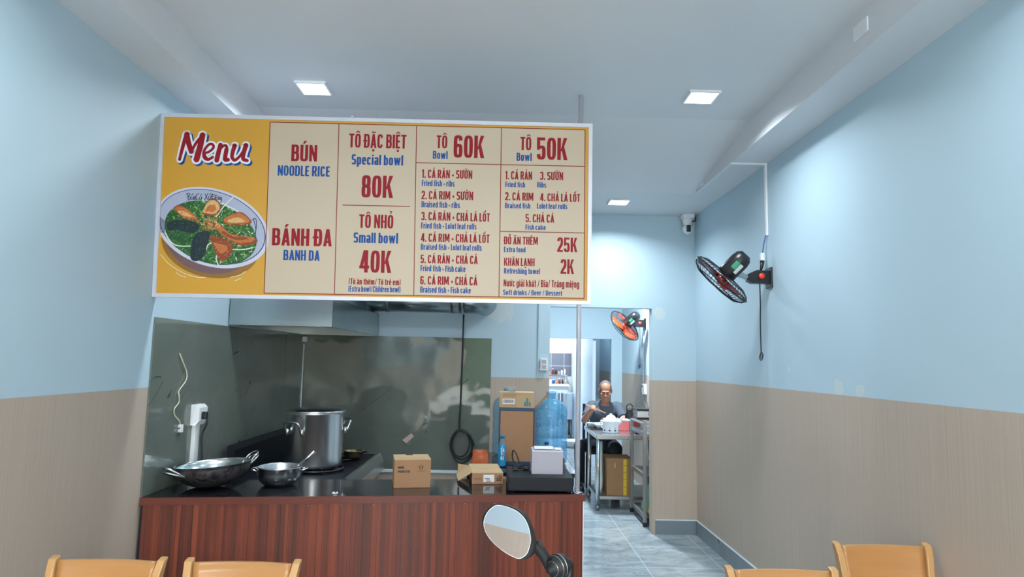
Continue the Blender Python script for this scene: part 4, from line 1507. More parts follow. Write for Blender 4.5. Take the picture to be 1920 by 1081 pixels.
b.prism([rot @ Vector((-w / 2 - 0.002, 0.12, 0.002)), rot @ Vector((-w / 2 - 0.075, 0.13, 0.002)), rot @ Vector((-w / 2 - 0.075, 0.13, 0.075)), rot @ Vector((-w / 2 - 0.002, 0.12, 0.066))], rot.to_3x3() @ Vector((0, 0.003, 0)))
b.build('open_flap', M['card_l'], t)

# cash drawer with receipt printer
t = thing('cash_drawer', 'wide flat black cash drawer at the right end of the counter', 'cash drawer', (0.27, 4.15, ZC))
b = MB()
rotD = Matrix.Translation((0.262, 4.15, ZC + 0.0008)) @ Matrix.Rotation(math.radians(0.6), 4, 'Z')
b.box(-0.196, 0.186, -0.20, 0.21, 0.008, 0.088, 0, 0.004, rotD)
dcase = b.build('case', M['darkmetal'], t)
b = MB()
b.box(-0.190, 0.180, -0.206, -0.2005, 0.014, 0.080, 0, 0.002, rotD)
b.build('drawer_front', M['darkmetal'], dcase)
for x in (-0.17, 0.16):
    for y in (-0.17, 0.18):
        b = MB()
        b.lathe([(0, 0.0), (0.015, 0.0), (0.015, 0.008), (0, 0.008)], 14, 0, rotD @ Matrix.Translation((x, y, 0)))
        b.build('foot', M['rubber'], t)
zd = ZC + 0.0893
t = thing('receipt_printer', 'pale grey receipt printer standing on the black cash drawer', 'printer', (0.306, 4.14, zd))
b = MB()
b.prism([(0.212, 4.065, zd), (0.212, 4.22, zd), (0.212, 4.22, zd + 0.132), (0.212, 4.19, zd + 0.143), (0.212, 4.075, zd + 0.138), (0.212, 4.065, zd + 0.13)], (0.187, 0, 0))
b.build('case', M['grey_p'], t)
b = MB()
b.box(0.228, 0.345, 4.085, 4.19, zd + 0.1435, zd + 0.150, 0, 0.002)
b.build('lid', M['white'], t)
b = MB()
b.box(0.352, 0.39, 4.08, 4.16, zd + 0.1405, zd + 0.146, 0, 0.002)
b.build('button_panel', M['white'], t)
b = MB()
b.box(0.3995, 0.412, 4.09, 4.20, zd + 0.01, zd + 0.09, 0, 0.003)
b.build('side_socket', M['black'], t)
b = MB()
pts = [(0.205, 4.20, zd + 0.02), (0.19, 4.20, zd + 0.012), (0.15, 4.19, zd + 0.03), (0.12, 4.20, zd + 0.10), (0.10, 4.21, zd + 0.115), (0.10, 4.22, zd + 0.06), (0.13, 4.22, zd + 0.03), (0.17, 4.21, zd + 0.012), (0.13, 4.19, zd + 0.01), (0.10, 4.18, zd + 0.015), (0.12, 4.17, zd + 0.03), (0.16, 4.18, zd + 0.012), (0.2, 4.17, zd + 0.01)]
b.tube(smooth_path(pts, 5), 0.0045, 0, 8)
b.box(0.10, 0.135, 4.165, 4.185, zd + 0.0005, zd + 0.022, 0, 0.004)
b.box(0.165, 0.20, 4.19, 4.21, zd + 0.0005, zd + 0.02, 0, 0.004)
tag(b.build('tangled_cable', M['cable']), 'tangle of thin black cable lying on the cash drawer', 'cable')

# ------------------------------------------------------------------ low black table behind the counter end
TZ = 0.775
t = thing('side_table', 'black-topped low table behind the counter carrying bottles and boxes', 'table', (0.19, 5.55, 0))
b = MB()
b.box(-0.24, 0.60, 5.02, 6.08, TZ - 0.03, TZ, 0, 0.003)
b.build('tabletop', M['granite'], t)
for (x, y) in ((-0.2, 5.07), (0.56, 5.07), (-0.2, 6.03), (0.56, 6.03)):
    b = MB()
    b.box(x - 0.02, x + 0.02, y - 0.02, y + 0.02, 0, TZ - 0.03)
    b.build('leg', M['darkmetal'], t)


def big_bottle(x, y, z, label, mat):
    t = thing('water_jug', label, 'water bottle', (x, y, z))
    T = Matrix.Translation((x, y, z))
    b = MB()
    prof = [(0, 0.004), (0.11, 0.0), (0.13, 0.012), (0.134, 0.05), (0.134, 0.11), (0.127, 0.12), (0.134, 0.13), (0.134, 0.20), (0.128, 0.21), (0.134, 0.22), (0.134, 0.30), (0.128, 0.31), (0.134, 0.32), (0.134, 0.41), (0.130, 0.44), (0.116, 0.472), (0.088, 0.498), (0.055, 0.512), (0.036, 0.522)]
    b.lathe(prof, 40, 0, T)
    b.build('body', mat, t)
    b = MB()
    b.lathe([(0.036, 0.522), (0.036, 0.53), (0.036, 0.555), (0.041, 0.56), (0.041, 0.575), (0.034, 0.578), (0.0, 0.578)], 28, 0, T)
    b.build('neck', mat, t)
    return t


big_bottle(0.437, 5.50, TZ + 0.0005, 'big blue plastic water jug standing right of the cardboard boxes', M['water'])
big_bottle(0.09, 5.93, TZ + 0.0005, 'big pale water jug mostly hidden behind the stacked cardboard boxes', M['water2'])
# tall carton with blue edges
t = thing('cardboard_box', 'tall cardboard carton with dark blue edges and raised flap behind the counter', 'box', (0.16, 5.50, TZ))
cx0, cx1, cy0, cy1, cz1 = 0.012, 0.296, 5.36, 5.66, 1.222
zb0 = TZ + 0.0005
b = MB()
b.box(cx0, cx1, cy0, cy1, zb0, cz1, 0, 0.003)
b.build('carton', simple('navy_carton', rgb(38, 62, 92), 0.5, 0, 0.06), t)
b = MB()
b.box(cx0 + 0.012, cx1 - 0.012, cy0 - 0.002, cy0 - 0.0002, zb0 + 0.03, cz1 - 0.024)
b.build('plain_face', M['card'], t)
b = MB()
b.prism([(cx1 + 0.0005, cy0 + 0.003, cz1 - 0.005), (cx1 + 0.115, cy0 + 0.003, cz1 + 0.115), (cx1 + 0.115, cy0 + 0.06, cz1 + 0.115), (cx1 + 0.0005, cy0 + 0.06, cz1 - 0.005)], (-0.003, 0, 0.012))
b.build('raised_flap', M['card_d'], t)
b = MB()
b.box(cx1 + 0.0005, cx1 + 0.004, cy0 + 0.01, cy0 + 0.03, zb0 + 0.05, cz1 - 0.02)
b.build('side_edge', M['card_d'], t)
zt2 = cz1 + 0.0005
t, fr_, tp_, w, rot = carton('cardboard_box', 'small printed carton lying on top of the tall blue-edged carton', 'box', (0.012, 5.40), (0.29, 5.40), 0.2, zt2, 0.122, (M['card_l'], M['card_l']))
b = MB()
for r_ in range(4):
    for k in range(11 if r_ else 17):
        stroke(b, [(0.03 + k * 0.0095, 0.108 - r_ * 0.008), (0.036 + k * 0.0095, 0.108 - r_ * 0.008)], 0.003, fr_, 0, 1)
for k in range(12):
    stroke(b, [(0.03 + k * 0.009, 0.016), (0.036 + k * 0.009, 0.016)], 0.003, fr_, 0, 1)
b.build('faint_printing', M['ink_b'], t)
b = MB()
b.poly([fr_(0.025, 0.028), fr_(0.122, 0.028), fr_(0.122, 0.07), fr_(0.025, 0.07)])
bst = b.build('barcode_sticker', M['label'], t)
b = MB()
u = 0.032
while u < 0.113:
    wd = R.uniform(0.0012, 0.003)
    b.poly([fr_(u, 0.036, 0.0004), fr_(u + wd, 0.036, 0.0004), fr_(u + wd, 0.064, 0.0004), fr_(u, 0.064, 0.0004)])
    u += wd + R.uniform(0.001, 0.0025)
b.build('barcode', M['ink'], bst)
b = MB()
for du, h_ in ((0.0, 0.055), (0.018, 0.085), (0.038, 0.055)):
    b.poly([fr_(0.198 + du, 0.014), fr_(0.214 + du, 0.014), fr_(0.214 + du, h_ - 0.015), fr_(0.209 + du, h_ - 0.004), fr_(0.203 + du, h_ - 0.004), fr_(0.198 + du, h_ - 0.015)])
b.build('printed_bottles', simple('teal_print', rgb(72, 132, 140), 0.6), t)
b = MB()
b.lathe([(0, 0.001), (0.026, 0), (0.031, 0.03), (0.033, 0.032), (0.030, 0.035), (0, 0.035)], 24, 0, Matrix.Translation((0.115, 5.46, zt2 + 0.1225)))
tag(b.build('plastic_tub', M['clear']), 'small clear lidded tub on top of the printed carton', 'tub')


def water_bottle(x, y, z, label, mats, h=0.245, r=0.031, words=False):
    t = thing('water_bottle', label, 'bottle', (x, y, z))
    T = Matrix.Translation((x, y, z))
    b = MB()
    k = h / 0.245
    b.lathe([(0, 0.003), (r * 0.8, 0), (r, 0.008), (r, 0.165 * k), (r * 0.85, 0.182 * k), (r * 0.5, 0.205 * k), (0.0135, 0.215 * k), (0.0135, 0.222 * k)], 32, 0, T)
    b.build('body', mats[0], t)
    b = MB()
    b.lathe([(0, 0.245 * k), (0.015, 0.245 * k), (0.017, 0.242 * k), (0.017, 0.2215 * k), (0.0, 0.2215 * k)], 24, 0, T)
    b.build('cap', mats[1], t)
    if words:
        b = MB()
        b.lathe([(r + 0.0006, 0.01), (r + 0.0006, 0.165), (r * 0.97, 0.169)], 36, 0, T)
        slv = b.build('printed_sleeve', M['satori'], t)

        def cyl(u, v, e=0.0):
            a = -PI / 2 + u / r
            return Vector((x + (r + 0.0014 + e) * math.cos(a), y + (r + 0.0014 + e) * math.sin(a), z + v))
        b = MB()
        for s_, u, v in (('S', -0.012, 0.122), ('A', 0.004, 0.118), ('T', -0.011, 0.092), ('R', -0.011, 0.056), ('I', 0.007, 0.056)):
            put_text(b, s_, u, u + (0.013 if s_ != 'I' else 0.004), v, 0.026, cyl)
        b.build('lettering', M['pwhite'], slv)
        b = MB()
        b.poly([cyl(0.012 + 0.0085 * math.cos(a * PI / 10), 0.102 + 0.011 * math.sin(a * PI / 10)) for a in range(20)])
        b.build('orange_dot', M['orange'], slv)
    return t


water_bottle(0.042, 5.28, TZ + 0.0005, 'slim bright blue drink bottle lettered SATORI before the tall carton', (M['water2'], M['capblue']), words=True)
water_bottle(0.385, 5.22, TZ + 0.0005, 'small blue-capped water bottle standing in front of the big jug', (M['water'], M['blue']), h=0.205, r=0.029)
# orange plastic bag
t = thing('plastic_bag', 'crumpled orange and clear plastic bag behind the flat cardboard box', 'bag', (-0.13, 5.12, TZ))
b = MB()
vs, fs = [], []
rb = random.Random(5)
for j in range(9):
    for i in range(16):
        a = 2 * PI * i / 16
        f = [0.9, 1.0, 1.0, 0.98, 0.95, 0.92, 0.9, 0.86, 0.78][j]
        vs.append((-0.125 + (0.066 * f + rb.uniform(-0.004, 0.004)) * math.cos(a), 5.12 + 0.03 * f * math.sin(a) + rb.uniform(-0.004, 0.004), TZ + 0.0005 + 0.0185 * j + (rb.uniform(-0.005, 0.006) if j > 0 else 0)))
for j in range(8):
    for i in range(16):
        k = (i + 1) % 16
        fs.append([j * 16 + i, j * 16 + k, (j + 1) * 16 + k, (j + 1) * 16 + i])
b._add(vs, fs, 0, True)
b.build('bag', M['bag_o'], t)

# ================================================================== WALL FANS
def wall_fan(label, wy, wz, hub, axis, rad, blade_mat, cord_len, motor_len=0.2, ang0=0.3, wide=0.34):
    """hub: centre of the cage; axis: from the cage towards the motor"""
    t = thing('wall_fan', label, 'fan', (XR, wy, wz), 'wall fans')
    ax = Vector(axis).normalized()
    hub = Vector(hub)
    F = Matrix.Translation(hub) @ frame_from(ax, (1, 0, 0.2))
    # wall bracket
    b = MB()
    b.box(XR - 0.014, XR - 0.0005, wy - 0.05, wy + 0.05, wz - 0.075, wz + 0.07, 0, 0.004)
    b.build('wall_plate', M['black'], t)
    b = MB()
    b.prism([(XR - 0.014, wy - 0.03, wz + 0.045), (XR - 0.014, wy - 0.03, wz - 0.045), (XR - 0.13, wy - 0.03, wz - 0.045), (XR - 0.165, wy - 0.03, wz - 0.03), (XR - 0.165, wy - 0.03, wz + 0.02), (XR - 0.10, wy - 0.03, wz + 0.05)], (0, 0.06, 0))
    swh = b.build('switch_housing', M['black'], t)
    b = MB()
    b.lathe([(0, 0.0), (0.022, 0.0), (0.020, 0.016), (0, 0.018)], 18, 0, Matrix.Translation((XR - 0.075, wy - 0.031, wz + 0.005)) @ Matrix.Rotation(PI / 2, 4, 'X'))
    b.build('speed_knob', M['redknob'], swh)
    # motor
    b = MB()
    m0 = 0.035
    b.lathe([(0, m0), (0.058, m0), (0.066, m0 + 0.02), (0.066, m0 + motor_len * 0.68), (0.058, m0 + motor_len * 0.88), (0.036, m0 + motor_len), (0, m0 + motor_len)], 32, 0, F)
    mot = b.build('motor_housing', M['black'], t)
    b = MB()
    R3 = F.to_3x3()
    tocam = (Vector((0, 0, 1.6)) - hub).normalized()
    lx, ly = (R3.inverted() @ tocam).xy
    base = math.atan2(ly, lx)
    for k, (z0, z1, a0, a1, mt) in enumerate(((0.11, 0.165, -0.25, 0.35, 0), (0.09, 0.165, 0.35, 0.75, 1))):
        pr = []
        for i in range(7):
            a = base + a0 + (a1 - a0) * i / 6
            pr.append((F @ Vector((0.0668 * math.cos(a), 0.0668 * math.sin(a), z0)), F @ Vector((0.0668 * math.cos(a), 0.0668 * math.sin(a), z1))))
        for i in range(6):
            b.poly([pr[i][0], pr[i + 1][0], pr[i + 1][1], pr[i][1]], mt)
    b.build('sticker', [M['green'], M['label']], mot)
    # neck between motor and bracket
    b = MB()
    n0 = F @ Vector((0, 0, 0.10))
    n1 = Vector((XR - 0.16, wy, wz - 0.005))
    d = (n1 - n0)
    side = (R3 @ Vector((0, 0, 1))).cross(d).cross(R3 @ Vector((0, 0, 1))).normalized()
    b.tube([n0 + side * 0.05, n0 + side * 0.085, n1, n1 + Vector((0.03, 0, 0))], [0.02, 0.022, 0.02, 0.018], 0, 12)
    b.build('tilt_joint', M['steel'], t)
    # cage: wires as one mesh, rim separate
    b = MB()
    nsp = 44
    for k in range(nsp):
        a = 2 * PI * k / nsp
        for sg, z in ((1, 0.045), (-1, -0.062)):
            pts = []
            for q, zz in ((0.20, 1.0), (0.45, 1.02), (0.75, 0.86), (0.94, 0.45), (1.0, 0.0)):
                pts.append(F @ Vector((rad * q * math.cos(a), rad * q * math.sin(a), z * zz)))
            b.tube(pts, 0.0017, 0, 4, cap=False)
    cw = b.build('cage', M['cage'], t)
    b = MB()
    for z, q in ((0.0, 1.0), (0.045 * 0.86, 0.75), (-0.062 * 0.86, 0.75)):
        r = rad * q
        b.tube([F @ Vector((r * math.cos(2 * PI * i / 48), r * math.sin(2 * PI * i / 48), z)) for i in range(48)], 0.0065 if q == 1.0 else 0.003, 0, 8, closed=True)
    b.build('cage_rim', M['black'], cw)
    b = MB()
    b.lathe([(0, -0.066), (rad * 0.2, -0.064), (rad * 0.21, -0.060), (0, -0.058)], 28, 0, F)
    b.build('front_badge', M['black'], cw)
    # blades
    b = MB()
    b.lathe([(0, -0.03), (0.036, -0.026), (0.04, 0.02), (0, 0.024)], 24, 0, F)
    b.build('hub', blade_mat, t)
    for k in range(3):
        b = MB()
        a0 = ang0 + 2 * PI * k / 3
        vs, fs = [], []
        nr, na = 9, 8
        for i in range(nr):
            q = i / (nr - 1)
            r = 0.03 + (rad * 0.9 - 0.03) * q
            half = wide + 0.30 * math.sin(q * PI * 0.8)
            for j in range(na):
                s_ = j / (na - 1) * 2 - 1
                a = a0 + s_ * half * (1 - 0.35 * max(0, q - 0.8) / 0.2 * abs(s_)) + 0.25 * q
                vs.append(F @ Vector((r * math.cos(a), r * math.sin(a), 0.020 * s_ - 0.006)))
        for i in range(nr - 1):
            for j in range(na - 1):
                fs.append([i * na + j, i * na + j + 1, (i + 1) * na + j + 1, (i + 1) * na + j])
        b._add(vs, fs, 0, True)
        bo = b.build('blade', blade_mat, t)
        sm = bo.modifiers.new('thickness', 'SOLIDIFY')
        sm.thickness = 0.002
    # pull cords
    for k, (dx, dy_, ln) in enumerate(((-0.085, -0.02, cord_len), (-0.065, 0.02, cord_len * 0.97))):
        b = MB()
        p0 = Vector((XR + dx, wy + dy_, wz - 0.045))
        b.tube(smooth_path([p0, p0 + Vector((0.002, 0, -ln * 0.3)), p0 + Vector((-0.001, 0, -ln * 0.6)), p0 + Vector((0.001, 0, -ln))], 4), 0.0022, 0, 6)
        pc = b.build('pull_cord', M['cable'], t)
        b = MB()
        c = p0 + Vector((0.001, 0, -ln - 0.02))
        b.tube([c + Vector((0.010 * math.cos(2 * PI * i / 14), 0, 0.02 * math.sin(2 * PI * i / 14))) for i in range(14)], 0.0035, 0, 6, closed=True)
        b.build('pull_ring', M['black'], pc)
    return t


t = wall_fan('black wall fan with dark red blades on the near right wall', 4.626, 2.222, (1.538, 4.55, 2.194), (0.61, -0.36, 0.69), 0.225, M['fanred'], 0.50)
b = MB()
b.tube(smooth_path([(XR - 0.012, 4.655, 2.535), (XR - 0.03, 4.65, 2.47), (XR - 0.045, 4.64, 2.40)]), 0.004, 1, 8)
b.box(XR - 0.062, XR - 0.035, 4.625, 4.65, 2.345, 2.40, 0, 0.003)
b.build('socket_lead', [M['white'], M['bluewire']], t)
b = MB()
b.tube([(XR - 0.05, 4.635, 2.344), (XR - 0.055, 4.635, 2.30), (XR - 0.065, 4.632, 2.268)], [0.017, 0.012, 0.006], 0, 10)
b.build('plug', M['black'], t)
t2 = wall_fan('black wall fan with bright orange blades in the rear room', 8.66, 2.115, (1.612, 8.5, 2.077), (0.60, -0.52, 0.60), 0.235, M['fanorange'], 0.50, 0.21, 0.9, 0.62)
# trunking and socket on the rear right wall
t = thing('cable_trunking', 'thin white trunking dropping beside the orange fan in the rear room', 'cable trunking', (XR, 8.62, 1.4))
b = MB()
b.box(XR - 0.014, XR - 0.0005, 8.72, 8.742, 1.34, H)
b.build('run', M['white'], t)
t = thing('socket_box', 'white wall socket box above the portable gas stove', 'socket', (XR, 8.6, 1.2))
b = MB()
b.box(XR - 0.04, XR - 0.0005, 8.56, 8.70, 1.20, 1.335, 0, 0.005)
b.build('box', M['white'], t)

# ================================================================== REAR DINING ROOM
TH = 0.806
tx0, tx1, ty0, ty1 = 1.088, 1.86, 7.375, 8.43
t = thing('steel_table', 'stainless steel work table with lower shelf behind the doorway', 'table', (1.47, 7.9, 0))
b = MB()
b.box(tx0, tx1, ty0, ty1, TH - 0.045, TH, 0, 0.004)
b.build('tabletop', M['steel'], t)
b = MB()
b.box(tx0 + 0.01, tx1 - 0.01, ty0 + 0.02, 8.12, 0.115, 0.15, 0, 0.003)
b.build('lower_shelf', M['steel_d'], t)
for (x, y) in ((tx0 + 0.025, ty0 + 0.025), (tx1 - 0.025, ty0 + 0.025), (tx0 + 0.025, 8.1), (tx1 - 0.025, 8.1)):
    b = MB()
    b.tube([(x, y, 0.05), (x, y, TH - 0.045)], 0.021, 0, 14)
    b.tube([(x, y, 0.0), (x, y, 0.05)], [0.014, 0.024], 1, 12)
    b.build('leg', [M['steel'], M['steel_d']], t)

# carton under the table
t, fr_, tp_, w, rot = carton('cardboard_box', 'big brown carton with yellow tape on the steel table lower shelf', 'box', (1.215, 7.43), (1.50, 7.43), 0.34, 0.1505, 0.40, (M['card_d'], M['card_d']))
b = MB()
v = 0.004
while v < 0.38:
    hgt = R.uniform(0.05, 0.085)
    b.poly([fr_(0.182, v), fr_(0.218, v), fr_(0.218, min(v + hgt, 0.39)), fr_(0.182, min(v + hgt, 0.39))])
    v += hgt + 0.006
b.build('yellow_tape', M['tape'], t)
b = MB()
b.poly([fr_(0.088, 0.30), fr_(0.092, 0.30), fr_(0.092, 0.35), fr_(0.088, 0.35)])
b.build('white_mark', M['label'], t)


def sack(name, label, cat, c, rx, ry, h, mat, seed, tipx=0.0):
    rb = random.Random(seed)
    t = thing(name, label, cat, c)
    b = MB()
    vs, fs = [], []
    prof = [0.8, 1.0, 1.02, 0.97, 0.88, 0.76, 0.62, 0.5, 0.42, 0.3]
    n = 22
    for j, f in enumerate(prof):
        for i in range(n):
            a = 2 * PI * i / n
            w = 1 + (0.06 * math.sin(5 * a + j * 0.4) + rb.uniform(-0.03, 0.03)) * (1 if j else 0)
            q = j / (len(prof) - 1)
            vs.append((c[0] + rx * f * w * math.cos(a) + tipx * q, c[1] + ry * f * w * math.sin(a), c[2] + h * q))
    for j in range(len(prof) - 1):
        for i in range(n):
            k = (i + 1) % n
            fs.append([j * n + i, j * n + k, (j + 1) * n + k, (j + 1) * n + i])
    fs.append(list(range(n))[::-1])
    fs.append(list(range((len(prof) - 1) * n, len(prof) * n)))
    b._add(vs, fs, 0, True)
    b.build('bag', mat, t)
    return t


sack('plastic_bag', 'tall pale translucent plastic sack beside the carton under the table', 'bag', (1.150, 7.62, 0.1505), 0.042, 0.12, 0.56, M['bag_w'], 11, 0.03)

# steel rack inside the doorway
rx0, rx1, ry0, ry1 = 1.475, 1.87, 6.70, 7.35
t = thing('steel_rack', 'dark steel shelf rack just inside the doorway on the right', 'rack', (1.67, 7.02, 0))
for (x, y, hgt) in ((rx0, ry0, 1.03), (rx0, ry1, 1.0), (rx1, ry0, 1.03), (rx1, ry1, 1.0)):
    b = MB()
    b.box(x - 0.017, x + 0.017, y - 0.017, y + 0.017, 0.045, hgt)
    b.box(x - 0.02, x + 0.02, y - 0.02, y + 0.02, 0.0, 0.045, 1, 0.004)
    b.build('leg', [M['steel_d'], M['rubber']], t)
for z in (0.095, 0.49, 0.90):
    b = MB()
    b.box(rx0 + 0.018, rx1 - 0.018, ry0 + 0.002, ry1 - 0.002, z - 0.012, z)
    b.box(rx0 - 0.012, rx0 + 0.012, ry0 + 0.018, ry1 - 0.018, z - 0.025, z + 0.012)
    b.build('shelf', M['steel_d'], t)
b = MB()
b.box(rx0 - 0.012, rx0 + 0.012, ry0 + 0.018, ry1 - 0.018, 0.985, 1.0)
b.box(rx0 + 0.018, rx1 - 0.018, ry1 - 0.012, ry1 + 0.012, 0.975, 0.99)
b.box(rx0 + 0.018, rx1 - 0.018, ry0 - 0.012, ry0 + 0.012, 0.99, 1.005)
b.build('top_rail', M['steel_d'], t)
sack('plastic_bag', 'pale green plastic bag on the bottom shelf of the rack', 'bag', (1.585, 6.93, 0.0955), 0.085, 0.12, 0.27, M['bag_g'], 4)
b = MB()
b.ball((1.55, 6.765, 0.133), (0.035, 0.04, 0.037), 0, 16, 10)
b.tube([(1.575, 6.755, 0.133), (1.605, 6.75, 0.145)], [0.018, 0.008], 0, 8)
tag(b.build('yellow_packet', simple('yellow_pack', rgb(226, 176, 48), 0.4, 0, 0.1, 30)), 'small yellow packet beside the green bag on the rack', 'packet')
for k, (x, y) in enumerate(((1.56, 6.86), (1.63, 6.84), (1.60, 6.95))):
    t = thing('drinking_glass', ('clear glass on the rack upper shelf, nearest the rack corner', 'clear glass on the rack upper shelf, right of the corner glass', 'clear glass on the rack upper shelf, behind the other two')[k], 'glass', (x, y, 0.9005), 'glasses on the rack')
    b = MB()
    b.lathe([(0, 0.002), (0.026, 0), (0.032, 0.09), (0.03, 0.09), (0.025, 0.006), (0, 0.006)], 24, 0, Matrix.Translation((x, y, 0.9005)))
    b.build('glass', M['clear'], t)
# portable stove on the rack
t = thing('portable_stove', 'grey portable gas stove with round dial on top of the rack', 'stove', (1.66, 7.2, 1.0))
b = MB()
b.box(1.495, 1.835, 7.16, 7.43, 1.0055, 1.022)
b.build('tray', M['black'], t)
b = MB()
b.prism([(1.50, 7.17, 1.0225), (1.83, 7.17, 1.0225), (1.83, 7.19, 1.098), (1.50, 7.19, 1.098)], (0, 0.22, 0))
b.build('body', M['steel'], t)
b = MB()
b.lathe([(0, 0), (0.036, 0), (0.036, 0.01), (0.028, 0.018), (0, 0.018)], 26, 0, Matrix.Translation((1.655, 7.175, 1.06)) @ Matrix.Rotation(PI / 2, 4, 'X'))
b.build('dial', M['chrome'], t)
b = MB()
b.box(1.485, 1.84, 7.16, 7.42, 1.0985, 1.112, 0, 0.004)
b.build('top_plate', M['black'], t)
b = MB()
b.tube(smooth_path([(1.70, 7.42, 1.06), (1.66, 7.55, 1.12), (1.70, 7.9, 1.24), (1.78, 8.3, 1.31), (XR - 0.045, 8.62, 1.30)]), 0.007, 0, 8)
b.build('power_cord', M['cable'], t)

# crockery on the steel table
def bowl(x, y, z, r, label, fill=None, group='white bowls on the steel table'):
    t = thing('bowl', label, 'bowl', (x, y, z), group)
    T = Matrix.Translation((x, y, z))
    b = MB()
    k = r / 0.075
    b.lathe([(0, 0.003 * k), (0.03 * k, 0), (0.034 * k, 0.008 * k), (0.055 * k, 0.025 * k), (0.072 * k, 0.05 * k), (0.075 * k, 0.058 * k), (0.072 * k, 0.058 * k), (0.052 * k, 0.03 * k), (0.03 * k, 0.014 * k), (0, 0.012 * k)], 32, 0, T)
    b.build('body', M['ceramic'], t)
    if fill:
        b = MB()
        b.lathe([(0, 0.05 * k), (0.04 * k, 0.049 * k), (0.066 * k, 0.045 * k)], 24, 0, T)
        b.build('soup', M['soup'], t)
    return t


b = MB()
b.box(1.10, 1.35, 7.93, 8.2, TH + 0.0005, TH + 0.012, 0, 0.004)
tag(b.build('serving_tray', M['black']), 'flat black tray under the white bowls on the steel table', 'tray')
zt_ = TH + 0.0125
bowl(1.215, 8.02, zt_, 0.062, 'small white bowl nearest the front edge of the black tray')
bowl(1.152, 8.14, zt_, 0.068, 'white bowl of noodles at the left rear of the tray', True)
bowl(1.29, 8.14, zt_, 0.07, 'white bowl of noodles on the tray right of the other noodle bowl', True)
bowl(1.352, 8.235, 0.865, 0.068, 'white bowl held up in the eating man\'s left hand', True)
t = thing('teapot', 'white ceramic teapot with blue flower band on the steel table', 'teapot', (1.29, 7.66, TH))
T = Matrix.Translation((1.295, 7.66, TH + 0.0005))
b = MB()
b.lathe([(0, 0.004), (0.088, 0), (0.092, 0.008), (0.092, 0.10), (0.096, 0.115), (0.088, 0.145), (0.058, 0.168), (0.05, 0.175)], 40, 0, T)
b.build('body', M['ceramic'], t)
b = MB()
b.lathe([(0.052, 0.1752), (0.05, 0.183), (0.028, 0.196), (0.012, 0.20), (0.014, 0.213), (0, 0.216)], 28, 0, T)
b.build('lid', M['ceramic'], t)
b = MB()
b.tube(smooth_path([(1.375, 7.655, TH + 0.10), (1.405, 7.65, TH + 0.13), (1.413, 7.65, TH + 0.165), (1.425, 7.65, TH + 0.172)]), [0.02] * 6 + [0.014] * 6 + [0.011] * 7, 0, 12)
b.build('spout', M['ceramic'], t)
b = MB()
b.tube(smooth_path([(1.205, 7.66, TH + 0.12), (1.185, 7.66, TH + 0.135), (1.18, 7.66, TH + 0.09), (1.203, 7.66, TH + 0.05)]), 0.008, 0, 8)
b.build('handle', M['ceramic'], t)
b = MB()
for k in range(9):
    a = 2 * PI * k / 9 + 0.2
    for (da, dz, r_) in ((0, 0.03, 0.010), (0.16, 0.028, 0.005), (0.05, 0.055, 0.004), (-0.1, 0.06, 0.003)):
        c = Vector((1.295, 7.66, TH + dz))
        b.poly([c + Vector((0.0928 * math.cos(a + da + r_ / 0.092 * math.cos(q)), 0.0928 * math.sin(a + da + r_ / 0.092 * math.cos(q)), r_ * math.sin(q))) for q in [2 * PI * i / 10 for i in range(10)]])
b.build('flower_band', M['navy'], t)
t = thing('pink_caddy', 'pink plastic table caddy with white rim beside the teapot', 'caddy', (1.48, 7.9, TH))
b = MB()
b.box(1.415, 1.55, 7.86, 7.98, TH + 0.0005, TH + 0.115, 0, 0.006)
b.build('body', M['pink'], t)
b = MB()
b.box(1.41, 1.555, 7.855, 7.985, TH + 0.1155, TH + 0.132, 0, 0.004)
b.build('rim', M['white'], t)
b = MB()
b.box(1.56, 1.72, 7.56, 7.66, TH + 0.0005, TH + 0.03, 0, 0.006)
tag(b.build('black_case', M['black']), 'flat black case lying on the steel table behind the rack', 'case')
t = thing('drink_flask', 'black drink flask with carry loop at the back of the steel table', 'flask', (1.63, 8.3, TH))
b = MB()
T = Matrix.Translation((1.632, 8.28, TH + 0.0005))
b.lathe([(0, 0), (0.05, 0), (0.055, 0.01), (0.055, 0.16), (0.04, 0.185), (0.04, 0.20)], 28, 0, T)
b.build('body', M['black'], t)
b = MB()
b.lathe([(0.041, 0.2005), (0.042, 0.225), (0.03, 0.232), (0, 0.233)], 24, 0, T)
b.build('cap', M['rubber'], t)
b = MB()
b.tube(smooth_path([(1.597, 8.28, TH + 0.21), (1.595, 8.28, TH + 0.26), (1.632, 8.28, TH + 0.292), (1.669, 8.28, TH + 0.26), (1.667, 8.28, TH + 0.21)]), 0.007, 0, 8)
b.build('carry_loop', M['rubber'], t)
b = MB()
b.lathe([(0, 0), (0.06, 0), (0.06, 0.12), (0.056, 0.125), (0, 0.125)], 26, 0, Matrix.Translation((1.66, 8.05, TH + 0.0005)))
tag(b.build('tin_can', M['darkred']), 'dark red round tin standing before the black flask', 'tin')

# dark chair of the seated man
t = thing('dining_chair', 'black slat-backed chair under the seated man', 'chair', (1.36, 8.88, 0))
b = MB()
b.box(1.15, 1.58, 8.66, 9.07, 0.42, 0.455, 0, 0.008)
b.build('seat', M['black'], t)
for (x, y, hgt) in ((1.165, 8.69, 0.42), (1.565, 8.69, 0.42), (1.165, 9.05, 1.04), (1.565, 9.05, 1.04)):
    b = MB()
    b.box(x - 0.018, x + 0.018, y - 0.018, y + 0.018, 0, hgt if hgt > 0.5 else 0.419)
    b.build('leg', M['black'], t)
b = MB()
b.box(1.184, 1.546, 9.04, 9.06, 0.97, 1.02)
for k in range(5):
    x = 1.22 + k * 0.07
    b.box(x - 0.012, x + 0.012, 9.042, 9.058, 0.456, 0.97)
b.build('backrest', M['black'], t)

